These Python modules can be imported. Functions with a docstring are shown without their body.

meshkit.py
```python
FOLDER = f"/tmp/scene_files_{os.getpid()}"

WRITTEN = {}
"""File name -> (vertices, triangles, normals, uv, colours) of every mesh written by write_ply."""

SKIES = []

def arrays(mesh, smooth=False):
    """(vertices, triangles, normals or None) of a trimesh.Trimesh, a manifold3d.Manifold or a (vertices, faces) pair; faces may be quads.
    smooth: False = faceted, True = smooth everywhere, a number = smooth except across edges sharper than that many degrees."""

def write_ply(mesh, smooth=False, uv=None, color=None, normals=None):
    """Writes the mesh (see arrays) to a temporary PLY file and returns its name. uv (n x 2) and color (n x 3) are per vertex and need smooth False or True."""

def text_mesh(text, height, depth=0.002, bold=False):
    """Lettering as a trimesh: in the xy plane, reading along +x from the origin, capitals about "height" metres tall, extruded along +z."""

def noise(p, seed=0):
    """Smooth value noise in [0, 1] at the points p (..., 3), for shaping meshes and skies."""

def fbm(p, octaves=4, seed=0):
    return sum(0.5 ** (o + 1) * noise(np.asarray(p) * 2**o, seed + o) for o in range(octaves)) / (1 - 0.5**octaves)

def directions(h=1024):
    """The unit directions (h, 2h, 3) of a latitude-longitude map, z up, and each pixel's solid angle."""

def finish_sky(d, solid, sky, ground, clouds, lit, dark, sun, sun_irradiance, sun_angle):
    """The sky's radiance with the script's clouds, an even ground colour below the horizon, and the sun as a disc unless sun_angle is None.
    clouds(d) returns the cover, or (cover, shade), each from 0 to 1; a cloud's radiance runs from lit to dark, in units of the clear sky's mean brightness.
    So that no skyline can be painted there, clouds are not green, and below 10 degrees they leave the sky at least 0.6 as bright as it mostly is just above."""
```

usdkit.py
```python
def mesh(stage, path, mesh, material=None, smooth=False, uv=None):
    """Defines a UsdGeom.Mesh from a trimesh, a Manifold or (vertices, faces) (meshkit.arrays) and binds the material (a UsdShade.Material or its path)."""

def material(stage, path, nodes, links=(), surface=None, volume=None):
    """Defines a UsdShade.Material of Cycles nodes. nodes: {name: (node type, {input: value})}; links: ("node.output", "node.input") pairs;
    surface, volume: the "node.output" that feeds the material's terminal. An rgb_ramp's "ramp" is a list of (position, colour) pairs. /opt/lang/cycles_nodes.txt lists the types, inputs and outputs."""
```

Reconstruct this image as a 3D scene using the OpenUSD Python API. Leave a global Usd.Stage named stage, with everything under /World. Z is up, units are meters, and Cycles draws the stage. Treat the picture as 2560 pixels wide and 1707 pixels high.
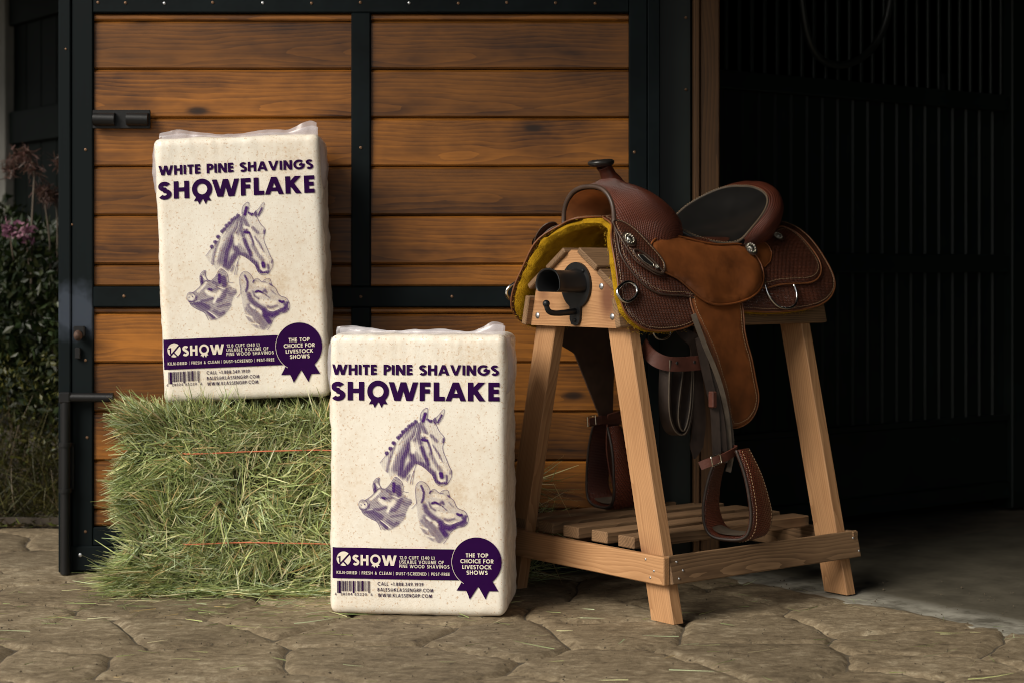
import math, random
import numpy as np
import trimesh
import manifold3d as m3
import usdkit, meshkit
from pxr import Usd, UsdGeom, UsdLux, UsdShade, Sdf, Gf, Vt
from shapely.geometry import Polygon, LineString, Point, MultiPolygon, box as sbox
from shapely.ops import unary_union
from shapely import affinity
from scipy.spatial import Delaunay, Voronoi, cKDTree
from scipy.interpolate import CubicSpline

random.seed(7)
rng = np.random.default_rng(7)
stage = Usd.Stage.CreateInMemory()
UsdGeom.SetStageUpAxis(stage, 'Z')
UsdGeom.SetStageMetersPerUnit(stage, 1.0)
W = UsdGeom.Xform.Define(stage, '/World')
UsdGeom.Scope.Define(stage, '/World/Looks')

# ------------------------------------------------------------------ camera
EYE = 0.873
cam = UsdGeom.Camera.Define(stage, '/World/camera')
cam.AddTranslateOp().Set(Gf.Vec3d(0, 0, EYE))
cam.AddRotateXOp().Set(90.0)
cam.CreateHorizontalApertureAttr(36.0)
cam.CreateVerticalApertureAttr(36.0 * 682 / 1024)
cam.CreateFocalLengthAttr(61.875)
cam.CreateVerticalApertureOffsetAttr(-2.496)
cam.CreateFStopAttr(4.0)
cam.CreateFocusDistanceAttr(4.45)
cam.CreateClippingRangeAttr(Gf.Vec2f(0.05, 500))
cam.CreateExposureAttr(1.4)

# ------------------------------------------------------------------ daylight
SUN = np.array([-0.60, -0.55, 0.58]); SUN /= np.linalg.norm(SUN)
SUN_EL = math.asin(SUN[2]); SUN_ROT = math.atan2(SUN[0], SUN[1])
usdkit.material(stage, '/World/Looks/sky_light', {
    'sky': ('sky_texture', {'sky_type': 'single_scattering', 'sun_disc': False, 'sun_elevation': SUN_EL, 'sun_rotation': SUN_ROT}),
    'grey': ('mix', {'mix_type': 'mix', 'fac': 0.75, 'color2': (3.2, 3.15, 3.0)}),
    'bg': ('background_shader', {'strength': 0.05})},
    [('sky.color', 'grey.color1'), ('grey.color', 'bg.color')], surface='bg.background')
dome = UsdLux.DomeLight.Define(stage, '/World/sky')
UsdShade.MaterialBindingAPI.Apply(dome.GetPrim()).Bind(UsdShade.Material.Get(stage, '/World/Looks/sky_light'))
dome.GetPrim().SetCustomDataByKey('kind', 'structure')
sun = UsdLux.DistantLight.Define(stage, '/World/sun')
sun.CreateIntensityAttr(0.4)
sun.CreateAngleAttr(34.0)
sun.CreateColorAttr(Gf.Vec3f(1.0, 0.93, 0.82))
sun.GetPrim().GetAttribute('inputs:normalize').Set(True) if sun.GetPrim().HasAttribute('inputs:normalize') else sun.CreateNormalizeAttr(True)
_z = SUN; _x = np.cross([0, 0, 1.0], _z); _x /= np.linalg.norm(_x); _y = np.cross(_z, _x)
sun.AddTransformOp().Set(Gf.Matrix4d(*_x, 0, *_y, 0, *_z, 0, 0, 0, 0, 1))

# ------------------------------------------------------------------ scene helpers
_used = set()
def path_for(name, parent=None):
    base = (parent.GetPath().pathString if parent is not None else '/World') + '/'
    p, k = base + name, 0
    while p in _used:
        k += 1; p = f'{base}{name}_{k:03d}'
    _used.add(p); return p
def tag(prim, label=None, cat=None, group=None, kind=None):
    for k, v in (('label', label), ('category', cat), ('group', group), ('kind', kind)):
        if v: prim.SetCustomDataByKey(k, v)
    return prim
def thing(name, label, cat, loc=(0, 0, 0), rz=0.0, ry=0.0, group=None, kind=None):
    x = UsdGeom.Xform.Define(stage, path_for(name))
    x.AddTranslateOp().Set(Gf.Vec3d(*map(float, loc)))
    if rz: x.AddRotateZOp().Set(float(math.degrees(rz)))
    if ry: x.AddRotateYOp().Set(float(math.degrees(ry)))
    return tag(x.GetPrim(), label, cat, group, kind)
def obj(name, mesh, mat, parent=None, smooth=False, uv=None, tint=None, M=None, label=None, cat=None, group=None, kind=None):
    m = usdkit.mesh(stage, path_for(name, parent), mesh, LOOK[mat], smooth=smooth, uv=uv)
    if tint is not None:
        UsdGeom.PrimvarsAPI(m).CreatePrimvar('tint', Sdf.ValueTypeNames.Color3fArray, 'vertex').Set(Vt.Vec3fArray.FromNumpy(np.asarray(tint, np.float32)))
    if M is not None:
        m.AddTransformOp().Set(Gf.Matrix4d(*np.asarray(M, float).T.ravel()))
    return tag(m.GetPrim(), label, cat, group, kind)
def cat_mesh(L): return trimesh.util.concatenate(L)
def box(x0, x1, y0, y1, z0, z1, c=0.0):
    """a box, its edges chamfered by c"""
    s = np.array([x1 - x0, y1 - y0, z1 - z0]); o = np.array([x0, y0, z0])
    if c <= 0:
        b = trimesh.creation.box(s); b.apply_translation(o + s / 2); return b
    P = []
    for k in range(3):
        for sx in (0, 1):
            for sy in (0, 1):
                for sz in (0, 1):
                    q = np.array([sx, sy, sz]) * s + np.where(np.array([sx, sy, sz]) > 0, -1, 1) * c * (np.arange(3) != k)
                    P.append(q + o)
    return trimesh.convex.convex_hull(np.array(P))
def cyl(p0, p1, r, n=16, r1=None):
    p0, p1 = np.asarray(p0, float), np.asarray(p1, float)
    return tube([p0, p1], [r, r if r1 is None else r1], n)
def tube(pts, r, n=8, closed=False):
    p = np.asarray(pts, float); r = np.broadcast_to(np.asarray(r, float), (len(p),))
    if closed: t = np.roll(p, -1, 0) - np.roll(p, 1, 0)
    else: t = np.gradient(p, axis=0)
    t /= np.linalg.norm(t, axis=1, keepdims=True) + 1e-12
    a = np.zeros_like(p); ref = np.array([0, 0, 1.0]) if abs(t[0][2]) < 0.9 else np.array([1.0, 0, 0])
    prev = np.cross(t[0], ref); prev /= np.linalg.norm(prev)
    for i in range(len(p)):
        prev = prev - t[i] * (prev @ t[i]); prev /= np.linalg.norm(prev) + 1e-12; a[i] = prev
    b = np.cross(t, a); g = np.arange(n) * 2 * np.pi / n
    v = p[:, None] + r[:, None, None] * (np.cos(g)[None, :, None] * a[:, None] + np.sin(g)[None, :, None] * b[:, None])
    N = len(p); F = []
    for i in range(N if closed else N - 1):
        i2 = (i + 1) % N
        for j in range(n):
            j2 = (j + 1) % n
            F += [(i * n + j, i * n + j2, i2 * n + j2), (i * n + j, i2 * n + j2, i2 * n + j)]
    V = v.reshape(-1, 3)
    if not closed:
        V = np.vstack([V, p[0], p[-1]]); c0, c1 = len(V) - 2, len(V) - 1
        for j in range(n):
            j2 = (j + 1) % n
            F += [(c0, j2, j), (c1, (N - 1) * n + j, (N - 1) * n + j2)]
    return trimesh.Trimesh(V, np.array(F), process=False)
def strap(pts, wdir, w, th):
    """a flat leather strap along pts; wdir is the direction of its width"""
    p = np.asarray(pts, float); N = len(p); t = np.gradient(p, axis=0); t /= np.linalg.norm(t, axis=1, keepdims=True)
    wd = np.broadcast_to(np.asarray(wdir, float), p.shape).copy(); wd -= t * (wd * t).sum(1, keepdims=True); wd /= np.linalg.norm(wd, axis=1, keepdims=True)
    n = np.cross(t, wd); w = np.broadcast_to(np.asarray(w, float), (N,))[:, None]
    C = [p + wd * w / 2 + n * th / 2, p - wd * w / 2 + n * th / 2, p - wd * w / 2 - n * th / 2, p + wd * w / 2 - n * th / 2]
    V = np.stack(C, 1).reshape(-1, 3); F = []
    for i in range(N - 1):
        for j in range(4):
            a, b, c, d = i * 4 + j, i * 4 + (j + 1) % 4, (i + 1) * 4 + (j + 1) % 4, (i + 1) * 4 + j
            F += [(a, b, c), (a, c, d)]
    e = (N - 1) * 4
    F += [(0, 2, 1), (0, 3, 2), (e, e + 1, e + 2), (e, e + 2, e + 3)]
    return trimesh.Trimesh(V, np.array(F), process=False)
def smooth_line(pts, n=40, closed=False):
    p = np.asarray(pts, float)
    if closed: p = np.vstack([p, p[:1]])
    d = np.r_[0, np.cumsum(np.linalg.norm(np.diff(p, axis=0), axis=1) ** 0.7)]
    cs = CubicSpline(d, p, bc_type='periodic' if closed else 'natural')
    return cs(np.linspace(0, d[-1], n, endpoint=not closed))
def grid_faces(r, c, wrap=False):
    i, j = np.meshgrid(np.arange(r - 1), np.arange(c if wrap else c - 1), indexing='ij'); j2 = (j + 1) % c
    a, b, d, e = i * c + j, i * c + j2, (i + 1) * c + j2, (i + 1) * c + j
    return np.vstack([np.stack([a, b, d], -1).reshape(-1, 3), np.stack([a, d, e], -1).reshape(-1, 3)])
def fill(poly, step):
    """triangles that fill a polygon, inner points about step apart: (xy, faces, number of rim points per ring)"""
    rings = [poly.exterior] + list(poly.interiors); pts = []
    for r in rings:
        n = max(8, int(r.length / step)); pts += [r.interpolate(k * r.length / n).coords[0] for k in range(n)]
        cs = np.array(r.coords)[:-1]
        for q in cs:
            if min(np.hypot(*(np.array(pts) - q).T)) > step * 0.15: pts.append(tuple(q))
    x0, y0, x1, y1 = poly.bounds
    gx, gy = np.meshgrid(np.arange(x0, x1, step), np.arange(y0, y1, step)); gx[1::2] += step / 2
    inner = poly.buffer(-step * 0.45)
    from shapely import contains_xy
    if not inner.is_empty:
        k = contains_xy(inner, gx, gy); pts += list(zip(gx[k], gy[k]))
    P = np.array(pts); P = P + np.random.default_rng(1).normal(0, 1e-7, P.shape)
    T = Delaunay(P).simplices; c = P[T].mean(1); keep = contains_xy(poly.buffer(1e-6), c[:, 0], c[:, 1])
    a = P[T]; area = np.cross(a[:, 1] - a[:, 0], a[:, 2] - a[:, 0]); keep &= abs(area) > 1e-12
    T = np.where((area > 0)[:, None], T, T[:, ::-1])[keep]
    return P, T
# ------------------------------------------------------------------ materials
LOOK = {}
def look(name, nodes, links, surface='p.BSDF', volume=None):
    LOOK[name] = usdkit.material(stage, '/World/Looks/' + name, nodes, links, surface=surface, volume=volume)
def plain(name, col, rough=0.5, metal=0.0, var=0.15, scale=6.0, bump=0.0, bscale=60.0, spec=0.5, **kw):
    c = np.array(col)
    look(name, {'tc': ('texture_coordinate', {}), 'n': ('noise_texture', {'scale': scale, 'detail': 5.0, 'roughness': 0.6}),
                'r': ('rgb_ramp', {'ramp': [(0.3, c * (1 - var)), (0.7, c * (1 + var))]}),
                'nb': ('noise_texture', {'scale': bscale, 'detail': 4.0}), 'b': ('bump', {'strength': min(1.0, bump), 'distance': 0.002}),
                'p': ('principled_bsdf', {'roughness': rough, 'metallic': metal, 'specular_ior_level': spec, **kw})},
         [('tc.object', 'n.vector'), ('n.fac', 'r.fac'), ('r.color', 'p.base_color'), ('tc.object', 'nb.vector')] +
         ([('nb.fac', 'b.height'), ('b.normal', 'p.normal')] if bump else []))
def wood(name, dark, light, knot, ring=34.0, contrast=0.35, rough=0.5, knot_at=0.62, per=1.0, bump=0.25, coat=0.0, blotch=0.5, wander=0.06):
    """boards whose length is their local x"""
    dark, light, knot = map(np.array, (dark, light, knot))
    look(name, {
        'tc': ('texture_coordinate', {}), 'oi': ('object_info', {}),
        'rv': ('combine_xyz', {}), 'm1': ('math', {'math_type': 'multiply', 'value2': 37.7}), 'm2': ('math', {'math_type': 'multiply', 'value2': 11.3}), 'm3': ('math', {'math_type': 'multiply', 'value2': 0.09}),
        'off': ('vector_math', {'math_type': 'add'}),
        # slow wander of the rings along the board
        'mw': ('mapping', {'mapping_type': 'point', 'scale': (2.2, 5.0, 5.0)}), 'nw': ('noise_texture', {'scale': 1.0, 'detail': 2.0}),
        'ws': ('vector_math', {'math_type': 'scale', 'scale': wander}), 'mr': ('mapping', {'mapping_type': 'point', 'scale': (0.05, 1.0, 1.0)}),
        'add': ('vector_math', {'math_type': 'add'}),
        'wv': ('wave_texture', {'wave_type': 'rings', 'rings_direction': 'x', 'profile': 'saw', 'scale': ring / 2, 'distortion': 1.5, 'detail': 2.0, 'detail_scale': 2.0}),
        # fibre and stain
        'mf': ('mapping', {'mapping_type': 'point', 'scale': (4.0, 160.0, 160.0)}), 'nf': ('noise_texture', {'scale': 1.0, 'detail': 3.0}),
        'mb': ('mapping', {'mapping_type': 'point', 'scale': (3.2, 8.0, 8.0)}), 'nb': ('noise_texture', {'scale': 1.0, 'detail': 4.0, 'roughness': 0.6}),
        's1': ('math', {'math_type': 'multiply', 'value2': contrast}), 's2': ('math', {'math_type': 'multiply_add', 'value2': 0.35}), 's3': ('math', {'math_type': 'multiply_add', 'value2': blotch * 1.6}),
        'r': ('rgb_ramp', {'ramp': [(0.30, dark), (0.85, light)]}),
        'sub': ('math', {'math_type': 'subtract', 'value2': 0.5 * (contrast + 0.35 + 1.6 * blotch) - 0.60}),
        # knots
        'mk': ('mapping', {'mapping_type': 'point', 'scale': (3.4, 2.0, 9.0)}), 'vk': ('voronoi_texture', {'scale': 1.0}), 'rk': ('rgb_ramp', {'ramp': [(0.0, (1, 1, 1)), (0.07, (0.9, 0.9, 0.9)), (0.14, (0.25, 0.25, 0.25)), (0.26, (0, 0, 0))]}),
        'sk': ('separate_color', {'color_type': 'rgb'}), 'gk': ('math', {'math_type': 'greater_than', 'value2': knot_at}), 'kk': ('math', {'math_type': 'multiply'}),
        'mx': ('mix', {'mix_type': 'mix', 'color2': knot}),
        # each board its own tone
        'tone': ('map_range', {'from_min': 0.0, 'from_max': 1.0, 'to_min': 1 - 0.26 * per, 'to_max': 1 + 0.2 * per}), 'vs': ('vector_math', {'math_type': 'scale'}),
        'b': ('bump', {'strength': bump, 'distance': 0.0015}),
        'p': ('principled_bsdf', {'roughness': rough, 'coat_weight': coat, 'coat_roughness': 0.35, 'specular_ior_level': 0.35})},
        [('oi.random', 'm1.value1'), ('oi.random', 'm2.value1'), ('oi.random', 'm3.value1'), ('m1.value', 'rv.x'), ('m3.value', 'rv.y'), ('m2.value', 'rv.z'),
         ('tc.object', 'off.vector1'), ('rv.vector', 'off.vector2'),
         ('off.vector', 'mw.vector'), ('mw.vector', 'nw.vector'), ('nw.color', 'ws.vector1'), ('tc.object', 'mr.vector'), ('mr.vector', 'add.vector1'), ('ws.vector', 'add.vector2'), ('add.vector', 'wv.vector'),
         ('off.vector', 'mf.vector'), ('mf.vector', 'nf.vector'), ('off.vector', 'mb.vector'), ('mb.vector', 'nb.vector'),
         ('wv.fac', 's1.value1'), ('nf.fac', 's2.value1'), ('s1.value', 's2.value3'), ('nb.fac', 's3.value1'), ('s2.value', 's3.value3'), ('s3.value', 'sub.value1'), ('sub.value', 'r.fac'),
         ('off.vector', 'mk.vector'), ('mk.vector', 'vk.vector'), ('vk.distance', 'rk.fac'), ('vk.color', 'sk.color'), ('sk.r', 'gk.value1'), ('gk.value', 'kk.value1'), ('rk.color', 'kk.value2'),
         ('r.color', 'mx.color1'), ('kk.value', 'mx.fac'), ('oi.random', 'tone.value'), ('mx.color', 'vs.vector1'), ('tone.result', 'vs.scale'), ('vs.vector', 'p.base_color'),
         ('nf.fac', 'b.height'), ('b.normal', 'p.normal')])
wood('stained_pine', (0.030, 0.0088, 0.0020), (0.285, 0.104, 0.0135), (0.012, 0.0042, 0.0012), ring=64, contrast=0.18, rough=0.42, coat=0.15, knot_at=0.38, blotch=0.68, per=1.5)
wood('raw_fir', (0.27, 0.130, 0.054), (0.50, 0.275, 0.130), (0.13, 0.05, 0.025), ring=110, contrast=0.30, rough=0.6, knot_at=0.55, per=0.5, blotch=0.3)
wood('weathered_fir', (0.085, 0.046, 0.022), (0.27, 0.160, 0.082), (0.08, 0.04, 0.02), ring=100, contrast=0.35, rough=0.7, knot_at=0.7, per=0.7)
wood('brown_post', (0.042, 0.019, 0.006), (0.10, 0.046, 0.015), (0.06, 0.03, 0.015), ring=60, rough=0.7)
plain('black_paint', (0.0042, 0.0072, 0.0082), rough=0.5, var=0.45, scale=5, bump=0.2, bscale=40, spec=0.10)
plain('dark_green_paint', (0.0062, 0.0100, 0.0082), rough=0.42, var=0.4, scale=4, bump=0.15, bscale=30, spec=0.3)
plain('facade_paint', (0.0040, 0.0062, 0.0052), rough=0.6, var=0.4, scale=4, bump=0.15, bscale=30, spec=0.06)
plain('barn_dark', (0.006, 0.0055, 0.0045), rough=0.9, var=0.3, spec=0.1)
look('smudged_paint', {'tc': ('texture_coordinate', {}), 'd': ('vector_math', {'math_type': 'distance', 'vector2': (-1.262, 0.0, 0.755)}), 'n': ('noise_texture', {'scale': 22.0, 'detail': 6.0}), 'k': ('math', {'math_type': 'multiply_add', 'value2': -0.10}),
                       'r': ('rgb_ramp', {'ramp': [(0.0, (1, 1, 1)), (0.012, (0.6, 0.6, 0.6)), (0.045, (0, 0, 0))]}), 'mx': ('mix', {'mix_type': 'mix', 'color1': (0.0042, 0.0072, 0.0082), 'color2': (0.040, 0.050, 0.068)}), 'p': ('principled_bsdf', {'roughness': 0.55, 'specular_ior_level': 0.10})},
     [('tc.object', 'd.vector1'), ('tc.object', 'n.vector'), ('n.fac', 'k.value1'), ('d.value', 'k.value3'), ('k.value', 'r.fac'), ('r.color', 'mx.fac'), ('mx.color', 'p.base_color')])
plain('black_iron', (0.007, 0.007, 0.0075), rough=0.42, var=0.3, bump=0.1, bscale=200, spec=0.35)
plain('rusty_iron', (0.07, 0.035, 0.022), rough=0.7, var=0.7, scale=60, bump=0.4, bscale=120)
plain('zinc', (0.50, 0.51, 0.53), rough=0.42, metal=1.0, var=0.15, scale=90)
plain('rust_screw', (0.16, 0.09, 0.05), rough=0.5, metal=0.6, var=0.5, scale=300)
plain('chrome', (0.75, 0.74, 0.72), rough=0.18, metal=1.0, var=0.1, scale=80)
plain('silver', (0.80, 0.76, 0.66), rough=0.25, metal=1.0, var=0.3, scale=300)
plain('black_seat', (0.009, 0.0085, 0.008), rough=0.27, var=0.25, scale=14, bump=0.06, bscale=300, spec=0.5)
plain('horn_black', (0.016, 0.014, 0.013), rough=0.32, var=0.2, bump=0.1, bscale=200)
plain('strap_dark', (0.026, 0.017, 0.013), rough=0.5, var=0.35, scale=25, bump=0.25, bscale=160, spec=0.35)
plain('strap_edge', (0.080, 0.060, 0.042), rough=0.6, var=0.3, scale=25)
plain('strap_red', (0.078, 0.025, 0.016), rough=0.45, var=0.25, scale=30, bump=0.2, bscale=200)
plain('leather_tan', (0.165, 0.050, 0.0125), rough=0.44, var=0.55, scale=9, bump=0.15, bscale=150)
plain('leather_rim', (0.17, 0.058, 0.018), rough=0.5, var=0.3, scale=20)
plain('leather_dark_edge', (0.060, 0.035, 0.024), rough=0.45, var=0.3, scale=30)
plain('lining_tan', (0.34, 0.125, 0.04), rough=0.55, var=0.4, scale=14)
plain('stitch', (0.30, 0.20, 0.11), rough=0.8, var=0.1)
plain('twine', (0.55, 0.15, 0.07), rough=0.7, var=0.15)
plain('purple_ink', (0.0205, 0.0008, 0.045), rough=0.5, var=0.05, scale=30, spec=0.08)
plain('purple_line', (0.062, 0.014, 0.145), rough=0.5, var=0.05, scale=30, spec=0.08)
plain('cream_ink', (0.78, 0.70, 0.58), rough=0.45, var=0.05)
plain('concrete_wall', (0.36, 0.31, 0.25), rough=0.85, var=0.2, scale=4, bump=0.3)
plain('pale_trim', (0.16, 0.155, 0.135), rough=0.7, var=0.15)
plain('soil', (0.045, 0.034, 0.024), rough=0.95, var=0.4, scale=9, bump=0.8, bscale=30)
plain('bark', (0.10, 0.07, 0.05), rough=0.9, var=0.4, scale=30)
plain('petal', (0.55, 0.20, 0.36), rough=0.6, var=0.25, scale=40)
plain('hose', (0.010, 0.012, 0.010), rough=0.45)
# leather stamped in a basket weave; st holds metres along and down the panel
def weave(name, base, dark, rough=0.35, pitch=0.0085):
    k = 2 * math.pi / pitch
    base, dark = np.array(base), np.array(dark)
    look(name, {'tc': ('texture_coordinate', {}), 'sx': ('separate_xyz', {}), 'a': ('math', {'math_type': 'multiply_add', 'value2': k * 0.8}), 'b': ('math', {'math_type': 'multiply', 'value2': k}), 'c0': ('math', {'math_type': 'multiply', 'value2': k * 0.35}),
                'sa': ('math', {'math_type': 'sine'}), 'sb': ('math', {'math_type': 'sine'}), 'w': ('math', {'math_type': 'multiply'}), 'ab': ('math', {'math_type': 'absolute'}),
                'n': ('noise_texture', {'scale': 11.0, 'detail': 4.0}), 'r': ('rgb_ramp', {'ramp': [(0.3, base * 0.62), (0.72, base * 1.35)]}),
                'mx': ('mix', {'mix_type': 'mix', 'color1': dark}), 'fr': ('map_range', {'from_min': 0.0, 'from_max': 0.45, 'to_min': 0.25, 'to_max': 1.0, 'clamp': True}),
                'bp': ('bump', {'strength': 0.9, 'distance': 0.0022}), 'p': ('principled_bsdf', {'roughness': rough, 'specular_ior_level': 0.5})},
         [('tc.UV', 'sx.vector'), ('sx.x', 'a.value1'), ('sx.y', 'c0.value1'), ('c0.value', 'a.value3'), ('sx.y', 'b.value1'), ('a.value', 'sa.value1'), ('b.value', 'sb.value1'), ('sa.value', 'w.value1'), ('sb.value', 'w.value2'), ('w.value', 'ab.value1'),
          ('tc.object', 'n.vector'), ('n.fac', 'r.fac'), ('ab.value', 'fr.value'), ('fr.result', 'mx.fac'), ('r.color', 'mx.color2'), ('mx.color', 'p.base_color'), ('ab.value', 'bp.height'), ('bp.normal', 'p.normal')])
weave('leather_weave', (0.105, 0.030, 0.014), (0.026, 0.009, 0.006))
weave('leather_swell', (0.135, 0.033, 0.016), (0.030, 0.008, 0.005), pitch=0.0095, rough=0.33)
# yellow fleece
look('fleece', {'tc': ('texture_coordinate', {}), 'n': ('noise_texture', {'scale': 26.0, 'detail': 6.0, 'roughness': 0.7}), 'n2': ('noise_texture', {'scale': 420.0, 'detail': 3.0}),
                'r': ('rgb_ramp', {'ramp': [(0.25, (0.24, 0.125, 0.005)), (0.7, (0.52, 0.30, 0.012))]}), 'b': ('bump', {'strength': 1.0, 'distance': 0.004}), 'ad': ('math', {'math_type': 'add'}),
                'p': ('principled_bsdf', {'roughness': 0.95, 'specular_ior_level': 0.1, 'sheen_weight': 0.0})},
     [('tc.object', 'n.vector'), ('tc.object', 'n2.vector'), ('n.fac', 'r.fac'), ('r.color', 'p.base_color'), ('n.fac', 'ad.value1'), ('n2.fac', 'ad.value2'), ('ad.value', 'b.height'), ('b.normal', 'p.normal')])
# packed wood shavings behind clear film
look('shavings', {'tc': ('texture_coordinate', {}), 'v': ('voronoi_texture', {'scale': 260.0}), 'n': ('noise_texture', {'scale': 75.0, 'detail': 6.0, 'roughness': 0.65}), 'nl': ('noise_texture', {'scale': 5.0, 'detail': 3.0}),
                  'r': ('rgb_ramp', {'ramp': [(0.0, (0.48, 0.33, 0.19)), (0.33, (0.66, 0.53, 0.375)), (0.47, (0.79, 0.715, 0.60)), (0.62, (0.85, 0.80, 0.70)), (1.0, (0.87, 0.835, 0.76))]}),
                  'nf': ('noise_texture', {'scale': 170.0, 'detail': 2.0}), 'rf': ('rgb_ramp', {'ramp': [(0.0, (0, 0, 0)), (0.61, (0, 0, 0)), (0.70, (1, 1, 1))]}), 'fm': ('math', {'math_type': 'multiply', 'value2': 0.6}),
                  'mx': ('mix', {'mix_type': 'mix', 'color2': (0.52, 0.30, 0.14)}), 'sm': ('math', {'math_type': 'multiply_add', 'value2': 0.45}), 'h': ('math', {'math_type': 'multiply', 'value2': 0.6}),
                  'b': ('bump', {'strength': 0.22, 'distance': 0.0010}), 'ad': ('math', {'math_type': 'add'}),
                  'p': ('principled_bsdf', {'roughness': 0.55, 'coat_weight': 0.55, 'coat_roughness': 0.16, 'specular_ior_level': 0.3}),
                  'mw': ('mapping', {'mapping_type': 'point', 'scale': (10.0, 10.0, 4.0), 'rotation': (0.0, 0.5, 0.0)}), 'nw': ('noise_texture', {'type': 'ridged_multifractal', 'scale': 1.4, 'detail': 4.0, 'roughness': 0.5, 'distortion': 0.7}), 'bw': ('bump', {'strength': 0.7, 'distance': 0.006})},
     [('tc.object', 'v.vector'), ('tc.object', 'n.vector'), ('tc.object', 'nl.vector'), ('tc.object', 'nf.vector'), ('nl.fac', 'h.value1'), ('n.fac', 'sm.value1'), ('h.value', 'sm.value3'), ('sm.value', 'r.fac'), ('nf.fac', 'rf.fac'), ('rf.color', 'fm.value1'), ('fm.value', 'mx.fac'), ('r.color', 'mx.color1'), ('mx.color', 'p.base_color'),
      ('n.fac', 'ad.value1'), ('v.distance', 'ad.value2'), ('ad.value', 'b.height'), ('b.normal', 'p.normal'), ('tc.object', 'mw.vector'), ('mw.vector', 'nw.vector'), ('nw.fac', 'bw.height'), ('bw.normal', 'p.coat_normal')])
look('clear_film', {'t': ('transparent_bsdf', {'color': (0.97, 0.96, 0.98)}), 'p': ('principled_bsdf', {'base_color': (0.72, 0.69, 0.72), 'roughness': 0.22, 'specular_ior_level': 0.8}), 'm': ('mix_closure', {'fac': 0.42})},
     [('t.BSDF', 'm.closure1'), ('p.BSDF', 'm.closure2')], surface='m.closure')
# one tint per blade or leaf
def tinted(name, trans=0.3, rough=0.6, spec=0.3):
    look(name, {'a': ('attribute', {'attribute': 'tint'}), 'p': ('principled_bsdf', {'roughness': rough, 'specular_ior_level': spec}), 't': ('translucent_bsdf', {}), 'm': ('mix_closure', {'fac': trans})},
         [('a.color', 'p.base_color'), ('a.color', 't.color'), ('p.BSDF', 'm.closure1'), ('t.BSDF', 'm.closure2')], surface='m.closure')
tinted('blade', 0.15, 0.5); tinted('leaf', 0.2, 0.45, 0.4)
plain('hay_core', (0.030, 0.031, 0.012), rough=0.95, var=0.5, scale=40, bump=0.8, bscale=60)
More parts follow.
